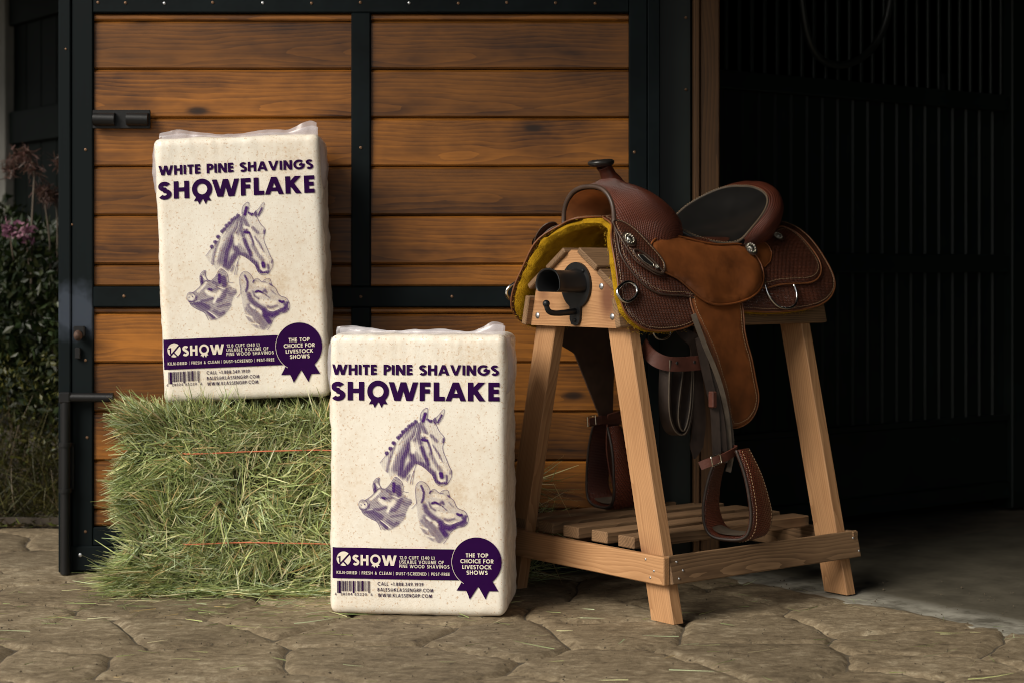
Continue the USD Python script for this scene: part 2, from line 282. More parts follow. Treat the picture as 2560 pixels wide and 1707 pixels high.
# stamped stone paving
look('paving', {'tc': ('texture_coordinate', {}), 'g': ('geometry', {}), 'oi': ('object_info', {}), 'n': ('noise_texture', {'scale': 2.6, 'detail': 8.0, 'roughness': 0.65}),
                'ms': ('mapping', {'mapping_type': 'point', 'scale': (13.0, 18.0, 18.0), 'rotation': (0, 0, 0.35)}), 'ns': ('noise_texture', {'scale': 1.7, 'detail': 10.0, 'roughness': 0.76, 'distortion': 0.25}),
                'nf': ('noise_texture', {'scale': 75.0, 'detail': 7.0, 'roughness': 0.75}), 'mixf': ('math', {'math_type': 'multiply_add', 'value2': 0.5}), 'h0': ('math', {'math_type': 'multiply', 'value2': 0.30}), 'h': ('math', {'math_type': 'multiply_add', 'value2': 0.20}),
                'r': ('rgb_ramp', {'ramp': [(0.38, (0.052, 0.037, 0.022)), (0.46, (0.165, 0.124, 0.074)), (0.53, (0.245, 0.190, 0.118)), (0.62, (0.46, 0.385, 0.265))]}),
                'tone': ('map_range', {'to_min': 0.86, 'to_max': 1.12}), 'vs': ('vector_math', {'math_type': 'scale'}),
                'hb': ('math', {'math_type': 'multiply_add', 'value2': 0.30}), 'b': ('bump', {'strength': 1.0, 'distance': 0.007}),
                'p': ('principled_bsdf', {'roughness': 0.72, 'specular_ior_level': 0.35})},
     [('g.position', 'n.vector'), ('g.position', 'ms.vector'), ('ms.vector', 'ns.vector'), ('g.position', 'nf.vector'), ('n.fac', 'h0.value1'), ('nf.fac', 'h.value1'), ('h0.value', 'h.value3'), ('ns.fac', 'mixf.value1'), ('h.value', 'mixf.value3'), ('mixf.value', 'r.fac'), ('oi.random', 'tone.value'), ('r.color', 'vs.vector1'), ('tone.result', 'vs.scale'), ('vs.vector', 'p.base_color'),
      ('nf.fac', 'hb.value1'), ('ns.fac', 'hb.value3'), ('hb.value', 'b.height'), ('b.normal', 'p.normal')])
plain('joint', (0.085, 0.066, 0.042), rough=0.9, var=0.4, scale=12, bump=0.5, bscale=90)
# worn concrete floor of the barn: local x along the doorway, y into the barn
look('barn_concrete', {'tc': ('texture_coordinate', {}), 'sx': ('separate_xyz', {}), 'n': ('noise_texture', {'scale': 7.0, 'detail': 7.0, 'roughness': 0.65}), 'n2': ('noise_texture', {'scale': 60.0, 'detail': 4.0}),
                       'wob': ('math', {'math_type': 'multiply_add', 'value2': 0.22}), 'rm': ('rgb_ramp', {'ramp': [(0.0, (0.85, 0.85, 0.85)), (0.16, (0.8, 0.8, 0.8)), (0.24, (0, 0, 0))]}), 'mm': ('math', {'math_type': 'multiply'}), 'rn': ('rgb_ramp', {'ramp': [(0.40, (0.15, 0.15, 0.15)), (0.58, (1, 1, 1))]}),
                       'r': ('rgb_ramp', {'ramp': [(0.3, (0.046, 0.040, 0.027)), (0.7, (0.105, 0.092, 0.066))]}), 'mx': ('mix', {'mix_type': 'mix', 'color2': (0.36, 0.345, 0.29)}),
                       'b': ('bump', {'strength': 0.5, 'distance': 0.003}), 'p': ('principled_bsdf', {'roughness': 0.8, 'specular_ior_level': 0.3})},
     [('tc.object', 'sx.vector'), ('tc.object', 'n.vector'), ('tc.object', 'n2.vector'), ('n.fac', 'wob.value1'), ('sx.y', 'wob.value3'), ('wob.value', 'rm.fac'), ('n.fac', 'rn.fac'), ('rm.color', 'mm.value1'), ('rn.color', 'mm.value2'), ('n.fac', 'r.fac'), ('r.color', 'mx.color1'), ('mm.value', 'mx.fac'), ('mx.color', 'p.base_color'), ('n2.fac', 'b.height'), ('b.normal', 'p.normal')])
# ------------------------------------------------------------------ ground, paving, barn
BA = 0.666                                            # the barn's walls and the saddle rack stand at this angle
DIN = np.array([math.cos(BA), math.sin(BA)])          # into the barn
DFA = np.array([math.sin(BA), -math.cos(BA)])         # along its front, towards the right
P0 = np.array([0.60, 5.12])                           # the front's corner at the doorway
def barn(p, q): return P0 + p * DFA + q * DIN
BM = np.eye(4); BM[:2, 0] = DFA; BM[:2, 1] = DIN; BM[:2, 3] = P0    # x along the front, y into the barn

g = trimesh.creation.box([120, 120, 0.5]); g.apply_translation([0, 20, -0.2600])
obj('ground', g, 'joint', kind='structure')

def stone_mesh(poly, seed):
    p = poly.buffer(-0.0020).buffer(-0.010).buffer(0.010)
    if p.is_empty: return None
    if p.geom_type != 'Polygon': p = max(p.geoms, key=lambda q: q.area)
    if not p.is_valid: p = p.buffer(0)
    if p.geom_type != 'Polygon': p = max(p.geoms, key=lambda q: q.area)
    P, T = fill(p.buffer(0), 0.018)
    d = np.array([p.exterior.distance(Point(*q)) for q in P])
    h = 0.0055 * (meshkit.fbm(np.c_[P * [5, 11], np.full(len(P), seed * 1.7)], 3) - 0.5)
    z = np.where(d < 0.002, -0.0105, h - 0.0030 * np.exp(-d / 0.008))
    return trimesh.Trimesh(np.c_[P, z], T, process=False)
pav = UsdGeom.Xform.Define(stage, path_for('pavement')).GetPrim(); tag(pav, kind='structure')
srng = np.random.default_rng(21); seeds = []
for r in range(15):
    for c in range(17):
        seeds.append((-3.0 + 0.37 * c + (0.185 if r % 2 else 0) + srng.uniform(-0.15, 0.15), 2.5 + 0.285 * r + srng.uniform(-0.11, 0.11)))
seeds = np.array(seeds); vor = Voronoi(np.vstack([seeds, seeds + [20, 0], seeds - [20, 0], seeds + [0, 20], seeds - [0, 20]]))
edge_ = [tuple(barn(q_, -0.035 + 0.05 * (meshkit.fbm(np.array([[q_ * 6, 0.3, 0.7]]), 3)[0] - 0.4))) for q_ in np.arange(2.6, -0.1, -0.03)]      # the last stones break unevenly over the slab
yard = Polygon([(-2.9, 2.7), (2.6, 2.7)] + edge_ + [tuple(barn(-0.1, 0.3)), (0.3, 6.0), (-2.9, 5.98)])
for i in range(len(seeds)):
    reg = vor.regions[vor.point_region[i]]
    if -1 in reg or not reg: continue
    cell = Polygon(vor.vertices[reg]).intersection(yard)
    if cell.is_empty or cell.geom_type != 'Polygon' or cell.area < 0.012: continue
    # wobble the long sides so that no joint is a straight line
    ring = cell.exterior; n = max(14, int(ring.length / 0.03)); q = np.array([ring.interpolate(k * ring.length / n).coords[0] for k in range(n)])
    q += 0.06 * (np.stack([meshkit.fbm(np.c_[q * 6, np.zeros(n)], 3, 3), meshkit.fbm(np.c_[q * 6, np.zeros(n)], 3, 5)], 1) - 0.5)
    m = stone_mesh(Polygon(q).buffer(0), i)
    if m is not None and len(m.faces): obj('stone', m, 'paving', pav, smooth=True)

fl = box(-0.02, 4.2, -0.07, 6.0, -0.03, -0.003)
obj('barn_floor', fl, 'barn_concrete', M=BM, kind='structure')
bed = box(-6.5, 0.2, 6.0, 12.0, -0.02, 0.03)
obj('planting_bed', bed, 'soil', kind='structure')

bn = thing('barn_building', 'dark barn with an open doorway behind the saddle and the wooden door', 'building', (P0[0], P0[1], 0), -math.pi / 2 + BA)
# in the building's frame x runs along the front and y into the barn
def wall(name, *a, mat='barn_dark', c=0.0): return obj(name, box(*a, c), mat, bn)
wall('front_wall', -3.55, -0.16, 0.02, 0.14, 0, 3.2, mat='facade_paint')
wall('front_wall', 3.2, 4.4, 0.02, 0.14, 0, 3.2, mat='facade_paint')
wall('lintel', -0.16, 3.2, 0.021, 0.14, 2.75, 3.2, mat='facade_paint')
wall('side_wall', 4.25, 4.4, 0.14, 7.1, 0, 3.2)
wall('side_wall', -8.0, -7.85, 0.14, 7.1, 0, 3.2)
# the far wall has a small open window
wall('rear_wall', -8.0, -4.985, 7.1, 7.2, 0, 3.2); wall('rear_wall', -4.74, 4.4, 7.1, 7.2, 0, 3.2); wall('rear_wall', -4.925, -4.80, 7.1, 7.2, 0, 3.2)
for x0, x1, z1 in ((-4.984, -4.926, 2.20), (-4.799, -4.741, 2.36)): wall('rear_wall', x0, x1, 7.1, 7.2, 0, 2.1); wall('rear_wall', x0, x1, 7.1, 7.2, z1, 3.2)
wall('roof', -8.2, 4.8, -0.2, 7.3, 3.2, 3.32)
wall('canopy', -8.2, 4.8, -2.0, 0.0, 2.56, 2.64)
# the left end of the front: a plank door over a pale sill, seen past the leaf
for k in range(18):
    x1 = -3.55 - 0.19 * k
    obj('plank', box(x1 - 0.186, x1 - 0.004, 0.02, 0.05, 1.10, 3.2, 0.004), 'facade_paint', bn)
wall('rail', -7.0, -3.551, -0.012, 0.018, 1.53, 1.70, mat='facade_paint', c=0.004)
wall('rail', -7.0, -3.551, -0.012, 0.018, 2.15, 2.36, mat='facade_paint', c=0.004)
wall('backing', -7.85, -3.551, 0.052, 0.14, 1.10, 3.2)
wall('sill', -7.85, -3.551, -0.03, 0.14, 0.99, 1.098, mat='concrete_wall', c=0.006)
wall('plinth', -7.85, -3.551, 0.0, 0.14, 0, 0.989)
wall('pale_post', -5.32, -5.22, -0.035, 0.018, 1.10, 3.2, mat='pale_trim', c=0.004)

# posts at the doorway
pt = thing('door_post', 'brown timber post at the doorway, right of the open door', 'post', (0.5655, 5.13, 0))
VM = np.array([[0, 0, -1, 0], [0, 1, 0, 0], [1, 0, 0, 0], [0, 0, 0, 1]], float)      # stands a board up: its own x points upwards
obj('timber', box(0, 2.9, -0.02, 0.08, -0.038, 0.020, 0.004), 'brown_post', pt, M=VM, label='wide dull face of the post')
obj('edge_strip', box(0, 2.9, -0.028, 0.08, 0.021, 0.038, 0.003), 'brown_post', pt, M=VM, label='lighter strip along the left edge')
jb = thing('black_jamb', 'black painted jamb between the open door and the brown post', 'door jamb', (0.478, 5.16, 0))
obj('jamb_board', box(-0.052, 0.046, -0.02, 0.06, 0, 2.9, 0.004), 'dark_green_paint', jb)
for z in (0.62, 1.40, 1.61): obj('screw', trimesh.creation.icosphere(1, 0.0045).apply_translation([0.03, -0.021, z]), 'rust_screw', jb)

# grit in the joints and on the stones
gr_ = np.random.default_rng(5); L_ = []
for k in range(900):
    x, y, s = gr_.uniform(-1.6, 1.8), gr_.uniform(3.6, 5.0), gr_.uniform(0.0008, 0.0028)
    if (np.array([x, y]) - P0) @ DIN > 0.5: continue
    c = trimesh.creation.icosahedron(); c.apply_scale(s * gr_.uniform(0.6, 1.3, 3)); c.apply_translation([x, y, 0.001]); L_.append(c)
obj('grit', cat_mesh(L_), 'joint', kind='stuff', label='small grit and crumbs scattered over the paving', cat='grit')
# ------------------------------------------------------------------ stall front inside
SA = 0.628
stall = thing('stall_gate', 'dark stall front inside the barn, ribbed boards below and bars above', 'stall gate', (0.62, 5.63, 0), SA)
LN = 1.47
obj('top_rail', box(0, LN, -0.035, 0.035, 1.455, 1.515, 0.004), 'dark_green_paint', stall)
obj('middle_rail', box(0, LN, -0.034, 0.034, 0.865, 0.930, 0.004), 'dark_green_paint', stall)
obj('bottom_rail', box(0, LN, -0.035, 0.035, 0.04, 0.10, 0.004), 'dark_green_paint', stall)
obj('kick_board', box(0, LN, -0.020, 0.010, 0.10, 0.325, 0.004), 'dark_green_paint', stall)
obj('kick_rail', box(0, LN, -0.032, 0.02, 0.325, 0.345, 0.003), 'dark_green_paint', stall)
obj('end_post', box(LN, LN + 0.075, -0.045, 0.045, 0.0, 3.0, 0.005), 'dark_green_paint', stall)
obj('end_post', box(-0.08, -0.001, -0.045, 0.045, 0.0, 3.0, 0.005), 'dark_green_paint', stall)
n = 20
for k in range(n):
    x0 = k * LN / n
    for z0, z1 in ((0.345, 0.865), (0.93, 1.455)):
        pr = np.array([(x0 + 0.001, 0.012), (x0 + 0.001, -0.006), (x0 + 0.006, -0.014), (x0 + 0.012, -0.006), (x0 + LN / n - 0.002, -0.006), (x0 + LN / n - 0.002, 0.012)])
        m = trimesh.creation.extrude_polygon(Polygon(pr), z1 - z0, engine='earcut'); m.apply_translation([0, 0, z0])
        obj('ribbed_board', m, 'dark_green_paint', stall)
for k in range(26):
    x = 0.03 + k * (LN - 0.04) / 25
    obj('bar', cyl((x, 0, 1.51), (x, 0, 2.6), 0.0085, 10), 'dark_green_paint', stall)
obj('head_rail', box(0, LN, -0.034, 0.034, 2.60, 2.66), 'dark_green_paint', stall)
st2 = thing('stall_partition', 'brown plywood stall side right of the ribbed gate, at the picture edge', 'partition', (1.92, 6.60, 0), SA)
obj('panel', box(0, 2.2, 0, 0.03, 0.09, 0.40), 'weathered_fir', st2)
obj('base_board', box(0, 2.2, -0.03, 0.03, 0.0, 0.089), 'barn_dark', st2)
obj('upper_boards', box(0, 2.2, 0.0, 0.03, 0.41, 2.6), 'barn_dark', st2)
hs = smooth_line([(0.62, -0.07, 2.3), (0.615, -0.07, 1.9), (0.56, -0.07, 1.66), (0.43, -0.07, 1.56), (0.33, -0.07, 1.575), (0.27, -0.07, 1.72), (0.25, -0.07, 2.3)], 50)
cs_, sn_ = math.cos(SA), math.sin(SA)
hs = np.c_[0.62 + 0.02 + hs[:, 0] * cs_ * 1.25 - hs[:, 1] * sn_ - 0.0, 5.63 + hs[:, 0] * sn_ * 1.25 + hs[:, 1] * cs_, hs[:, 2]]
obj('hanging_hose', tube(hs, 0.013, 8), 'hose', smooth=True, label='dark hose hanging in a loop before the stall bars', cat='hose')

# ------------------------------------------------------------------ the door leaf
DY = 5.08; K = DY / 4400
def X(u): return (u - 1280) * K                        # the door's drawing: units of 1.15 mm from its sight line
def Z(v): return EYE - (v - 676) * K
door = thing('barn_door', 'open wooden barn door with black frame behind the bales', 'barn door', (0, DY, 0))
T = 0.05
fr = lambda name, u0, u1, v0, v1, y0=0.0, y1=T, mat='black_paint', c=0.003, label=None: obj(name, box(X(u0), X(u1), y0, y1, Z(v1), Z(v0), c), mat, door, label=label)
fr('outer_stile', 147, 177.5, -80, 1430, -0.006, mat='smudged_paint'); fr('stile', 178.5, 232, -80, 1430, mat='smudged_paint')
fr('stile', 1573, 1618.5, -80, 1430); fr('outer_stile', 1619.5, 1650, -80, 1430, -0.004)
fr('top_rail', 232.3, 1572.7, -80, 32)
fr('middle_stile', 878, 926, 32.3, 717); fr('middle_stile', 878, 926, 768.3, 1316.7)
fr('middle_rail', 232.3, 1572.7, 717.3, 768)
fr('bottom_rail', 232.3, 1572.7, 1317, 1363); fr('kick_plate', 178.8, 1572.7, 1363.4, 1425, -0.010, 0.03)
rows = [(32, 51.5), (51.5, 173), (173, 294.5), (294.5, 416.5), (416.5, 539), (539, 661.5), (661.5, 717), (768, 784.5), (784.5, 907.5), (907.5, 1030), (1030, 1152), (1152, 1274), (1274, 1316.5)]
def plank(u0, u1, v0, v1, k):
    x0, x1, z0, z1 = X(u0) + 0.0008, X(u1) - 0.0008, Z(v1) + 0.0012, Z(v0) - 0.0012; h, c = z1 - z0, min(0.005, (z1 - z0) / 4)
    pr = Polygon([(0.0, -h / 2 + c), (c, -h / 2), (0.028, -h / 2), (0.028, h / 2), (c * 1.3, h / 2), (0.0, h / 2 - c * 1.3)])
    m = trimesh.creation.extrude_polygon(pr, x1 - x0, engine='earcut'); v = m.vertices.copy()
    m.vertices = np.c_[v[:, 2] - (x1 - x0) / 2, v[:, 0], v[:, 1]]
    mm = np.eye(4); mm[:3, 3] = [(x0 + x1) / 2, 0.012 + 0.0015 * math.sin(k * 2.3), (z0 + z1) / 2]
    obj('plank', m, 'stained_pine', door, M=mm)
for k, (v0, v1) in enumerate(rows):
    plank(232.3, 877.7, v0, v1, k); plank(926.3, 1572.7, v0, v1, k + 20)
obj('backing_board', box(X(233), X(1572), 0.0445, 0.049, Z(1316), Z(33)), 'barn_dark', door)
def screw(u, v, y=-0.0005, r=0.0046, mat='rust_screw'):
    s = trimesh.creation.icosphere(1, r); s.apply_scale([1, 0.45, 1]); s.apply_translation([X(u), y, Z(v)]); obj('screw', s, mat, door)
for j, u in enumerate((245, 314, 411, 532, 657, 779, 901, 1023, 1146, 1267, 1389, 1488)): screw(u, 7 + (j % 3), mat='zinc' if j in (2, 4, 7) else 'rust_screw')
for u, v in ((214, 375), (214, 900), (218, 1093), (214, 1328), (310, 741), (640, 742), (902, 370), (902, 742), (1130, 742), (1360, 742), (1586, 381), (1586, 742), (1592, 1100), (902, 1120), (902, 940)): screw(u, v)
screw(203, 1385, -0.011, 0.006, 'zinc')
screw(166, 124, -0.0065, 0.0035); screw(180, 562, -0.0005, 0.0035)
# latch with two keeper barrels, padlock, drop bolt
lt = obj('latch_plate', box(X(232.5), X(377), -0.008, 0.0, Z(323), Z(276), 0.002), 'black_iron', door)
for u0, u1 in ((237, 290), (320, 373)):
    b = cyl((X(u0), -0.014, Z(300)), (X(u1), -0.014, Z(300)), 0.0185, 20); obj('keeper_barrel', b, 'black_iron', lt, smooth=35)
lk = obj('lock_case', box(X(187), X(215), -0.020, 0.0, Z(842), Z(815), 0.003), 'black_iron', door)
kn = trimesh.creation.icosphere(2, 0.012); kn.apply_scale([1, 1.4, 1.3]); kn.apply_translation([X(201), -0.028, Z(838)]); obj('knob', kn, 'rusty_iron', lk, smooth=True)
obj('tongue', box(X(190), X(203), -0.016, -0.001, Z(896), Z(868), 0.002), 'black_iron', lk)
db = thing('drop_bolt', 'black iron drop bolt with bent handle on the door\'s left stile', 'bolt', (X(170), DY - 0.028, 0))
zt = Z(991)
rod = smooth_line([(0, 0, 0.006), (0, 0, 0.5 * zt), (0, 0, zt - 0.035)], 6)
obj('rod', tube([(0, 0, 0.003), (0, 0, zt - 0.012)], 0.0145, 16), 'black_iron', db, smooth=40)
obj('handle', tube([(-0.017, 0, zt), (X(289) - X(170), 0, zt)], 0.0135, 16), 'black_iron', db, smooth=40)
obj('elbow', box(-0.0165, 0.0165, -0.0155, 0.0155, zt - 0.016, zt + 0.0155, 0.004), 'black_iron', db)
for v in (1108, 1222): obj('guide', tube([(0, 0, Z(v) - 0.006), (0, 0, Z(v) + 0.006)], 0.019, 16), 'black_iron', db, smooth=40)
obj('guide_plate', box(-0.024, 0.020, 0.016, 0.0215, Z(1222), Z(1105), 0.001), 'black_iron', db)
# ------------------------------------------------------------------ hay
def blades(root, direc, length, width, tint, seg=3, bend=0.16, r=rng):
    """many curved grass blades as one mesh"""
    n = len(root); t = direc / np.linalg.norm(direc, axis=1, keepdims=True)
    side = np.cross(t, r.normal(size=(n, 3))); side /= np.linalg.norm(side, axis=1, keepdims=True)
    cv = np.cross(t, side) * r.normal(0, bend, (n, 1)); V, C = [], []
    for k in range(seg + 1):
        s = k / seg; c = root + t * (length * s)[:, None] + cv * (length * s * s)[:, None]
        w = width * (1.0 if k == 0 else (1 - 0.75 * s ** 2)) / 2
        V += [c + side * w[:, None], c - side * w[:, None]]
    V = np.stack(V, 1); m = 2 * (seg + 1); F = []
    for k in range(seg): F += [(2 * k, 2 * k + 1, 2 * k + 3), (2 * k, 2 * k + 3, 2 * k + 2)]
    F = (np.arange(n)[:, None, None] * m + np.array(F)[None]).reshape(-1, 3)
    return trimesh.Trimesh(V.reshape(-1, 3), F, process=False), np.repeat(tint, m, 0)
PAL = np.array([(0.23, 0.28, 0.105), (0.33, 0.36, 0.14), (0.15, 0.19, 0.065), (0.48, 0.48, 0.24), (0.54, 0.47, 0.28), (0.35, 0.25, 0.11), (0.34, 0.40, 0.23), (0.14, 0.16, 0.05)])
def tints(n, p=(0.2, 0.17, 0.16, 0.11, 0.08, 0.06, 0.12, 0.10), v=0.42):
    return np.clip(1.42 * PAL[rng.choice(len(PAL), n, p=p)] * [0.97, 0.98, 1.0] * rng.uniform(1 - v, 1 + v, (n, 1)), 0.01, 0.8)
hay = thing('hay_bale', 'green hay bale tied with orange twine, in front of the wooden door', 'hay bale', (-0.58, 4.90, 0))
HX, HY, HZ = 0.46, 0.15, 0.495                        # half length, half depth, height
core = box(-HX, HX, -HY + 0.02, HY - 0.01, 0.0, HZ - 0.02, 0.03).subdivide().subdivide().subdivide()
v = core.vertices; core.vertices = v + 0.025 * (np.stack([meshkit.fbm(v * 14, 3, s) for s in (1, 2, 3)], 1) - 0.5) * [1, 1, 0.4]
obj('core', core, 'hay_core', hay, smooth=True)
TW = (0.137, 0.385)
def pinch(z): return sum(np.exp(-((z - t) / 0.035) ** 2) for t in TW)
R, D, L, Wd = [], [], [], []
def add(n, root, d, l0, l1, w0=0.0014, w1=0.0048):
    R.append(root); D.append(d); L.append(rng.uniform(l0, l1, n)); Wd.append(rng.uniform(w0, w1, n))
n = 12500                                              # the long face
x, z = rng.uniform(-HX, HX, n), rng.uniform(0.0, HZ - 0.01, n)
ang = (meshkit.fbm(np.c_[x * 9, z * 9, np.zeros(n)], 3) - 0.5) * 9 + rng.normal(0, 0.85, n) + 1.7
lean = np.clip((-x - 0.26) / 0.2, 0, 1)               # at the left end the stems sweep outwards
d = np.c_[np.cos(ang) * (1 - lean) - lean * 0.9, -0.22 - 0.25 * lean + rng.normal(0, 0.12, n), np.sin(ang) * (1 - lean) + lean * rng.normal(0.1, 0.5, n)]
for t in TW:
    near = np.exp(-((z - t) / 0.09) ** 2) * np.clip((-x - 0.1) / 0.3, 0, 1); d[:, 2] += near * np.sign(z - t) * 1.1
y = -HY + 0.020 + 0.008 * pinch(z) - 0.02 * rng.random(n) + 0.02 * lean * pinch(z)
add(n, np.c_[x, y, z], d, 0.028, 0.105)
n = 4200                                               # its left end
y, z = rng.uniform(-HY, HY, n), rng.uniform(0, HZ, n)
d = np.c_[-np.ones(n), rng.normal(-0.25, 0.5, n), rng.normal(0.0, 0.5, n)]
for t in TW: d[:, 2] += np.exp(-((z - t) / 0.09) ** 2) * np.sign(z - t) * 0.9
add(n, np.c_[-HX + 0.005 + 0.03 * pinch(z), y, z], d, 0.03, 0.09)
n = 1200                                               # the foot of the left end flares
add(n, np.c_[rng.uniform(-HX, -HX + 0.16, n), rng.uniform(-HY, 0, n), rng.uniform(0.0, 0.07, n)], np.c_[rng.normal(-0.9, 0.4, n), rng.normal(-0.5, 0.3, n), rng.normal(0.05, 0.2, n)], 0.06, 0.16)
n = 3000                                               # short stems caught under the twine
x = rng.uniform(-HX + 0.0, HX, n); x[: n // 2] = rng.uniform(-HX, -0.15, n // 2); z = np.array(TW)[rng.integers(0, 2, n)] + rng.normal(0, 0.03, n)
add(n, np.c_[x, -HY + 0.022 + 0.02 * rng.random(n) - 0.016, z], np.c_[rng.normal(-0.5, 0.8, n), rng.normal(-0.05, 0.12, n), rng.normal(0, 0.7, n)], 0.025, 0.08)
n = 6500                                               # the top
x, y = rng.uniform(-HX - 0.01, HX, n), rng.uniform(-HY, HY, n)
d = np.c_[rng.normal(0.15, 0.55, n) - 0.9 * np.clip((-x - 0.3) / 0.15, 0, 1), rng.normal(-0.35, 0.4, n), np.abs(rng.normal(0.55, 0.35, n))]
add(n, np.c_[x, y, np.full(n, HZ - 0.03)], d, 0.025, 0.068)
n = 900                                                # loose stems at the foot
add(n, np.c_[rng.uniform(-HX - 0.03, HX - 0.1, n), -HY - rng.random(n) ** 2 * 0.05, rng.uniform(0.002, 0.02, n)], np.c_[rng.normal(0, 1, n), rng.normal(-0.35, 0.3, n), rng.normal(0.05, 0.06, n)], 0.04, 0.11)
n = 500                                                # right end behind the shavings bale
add(n, np.c_[np.full(n, HX), rng.uniform(-HY, HY, n), rng.uniform(0, HZ, n)], np.c_[np.ones(n), rng.normal(0, 0.6, n), rng.normal(-0.1, 0.6, n)], 0.04, 0.14)
R, D, L, Wd = np.vstack(R), np.vstack(D), np.concatenate(L), np.concatenate(Wd)
R[:, 2] = np.maximum(R[:, 2], 0.004); low = R[:, 2] + D[:, 2] / np.linalg.norm(D, axis=1) * L < 0.003; D[low, 2] = np.abs(D[low, 2]) * 0.1
tn = tints(len(R)); tn[:12500] *= (0.8 + 0.4 * meshkit.noise(np.c_[R[:12500, 0] * 14, R[:12500, 2] * 14, np.zeros(12500)], 4))[:, None]
m, c = blades(R, D, L, Wd, tn); obj('hay_stems', m, 'blade', hay, tint=c, kind='stuff')
for zt_ in TW:
    pts = [(x_, -HY - 0.006 + 0.004 * math.sin(x_ * 31) - 0.0, zt_ + 0.004 * math.sin(x_ * 9 + zt_ * 20) + 0.006 * x_) for x_ in np.linspace(-HX + 0.14, HX, 40)]
    pts[0] = (pts[0][0], pts[0][1] + 0.03, pts[0][2]); obj('twine', tube(pts, 0.0019, 6), 'twine', hay, smooth=True)
# loose hay on the paving
n = 520
x = rng.uniform(-1.5, 1.6, n); y = rng.uniform(3.7, 4.9, n); k = rng.random(n)
near = k < 0.55; x[near] = rng.uniform(-1.15, 0.0, near.sum()); y[near] = 4.72 - np.abs(rng.normal(0, 0.16, near.sum()))
a = rng.uniform(0, 2 * np.pi, n); keep = ((np.c_[x, y] - P0) @ DIN < -0.02)
root, d = np.c_[x, y, np.full(n, 0.0055)][keep], np.c_[np.cos(a), 0.6 * np.sin(a), rng.normal(0.015, 0.03, n)][keep]
m, c = blades(root, d, rng.uniform(0.02, 0.10, keep.sum()), rng.uniform(0.0010, 0.0024, keep.sum()), tints(keep.sum(), v=0.3) * 0.85, bend=0.1)
m.vertices[:, 2] = np.maximum(m.vertices[:, 2], 0.0045)
obj('loose_hay', m, 'blade', tint=c, kind='stuff', label='loose hay stems scattered on the paving round the bales', cat='hay')
# a tuft of hay left behind the rack
n = 260
root = np.c_[rng.normal(0.02, 0.035, n), rng.uniform(4.90, 5.02, n), rng.uniform(0.0, 0.3, n)]
m, c = blades(root, np.c_[rng.normal(0.7, 0.7, n), rng.normal(-0.1, 0.5, n), rng.normal(-0.05, 0.6, n)], rng.uniform(0.05, 0.16, n), rng.uniform(0.0015, 0.003, n), tints(n))
m.vertices[:, 2] = np.maximum(m.vertices[:, 2], 0.004)
obj('hay_tuft', m, 'blade', tint=c, kind='stuff', label='wisps of hay between the rack\'s left legs and the door', cat='hay')
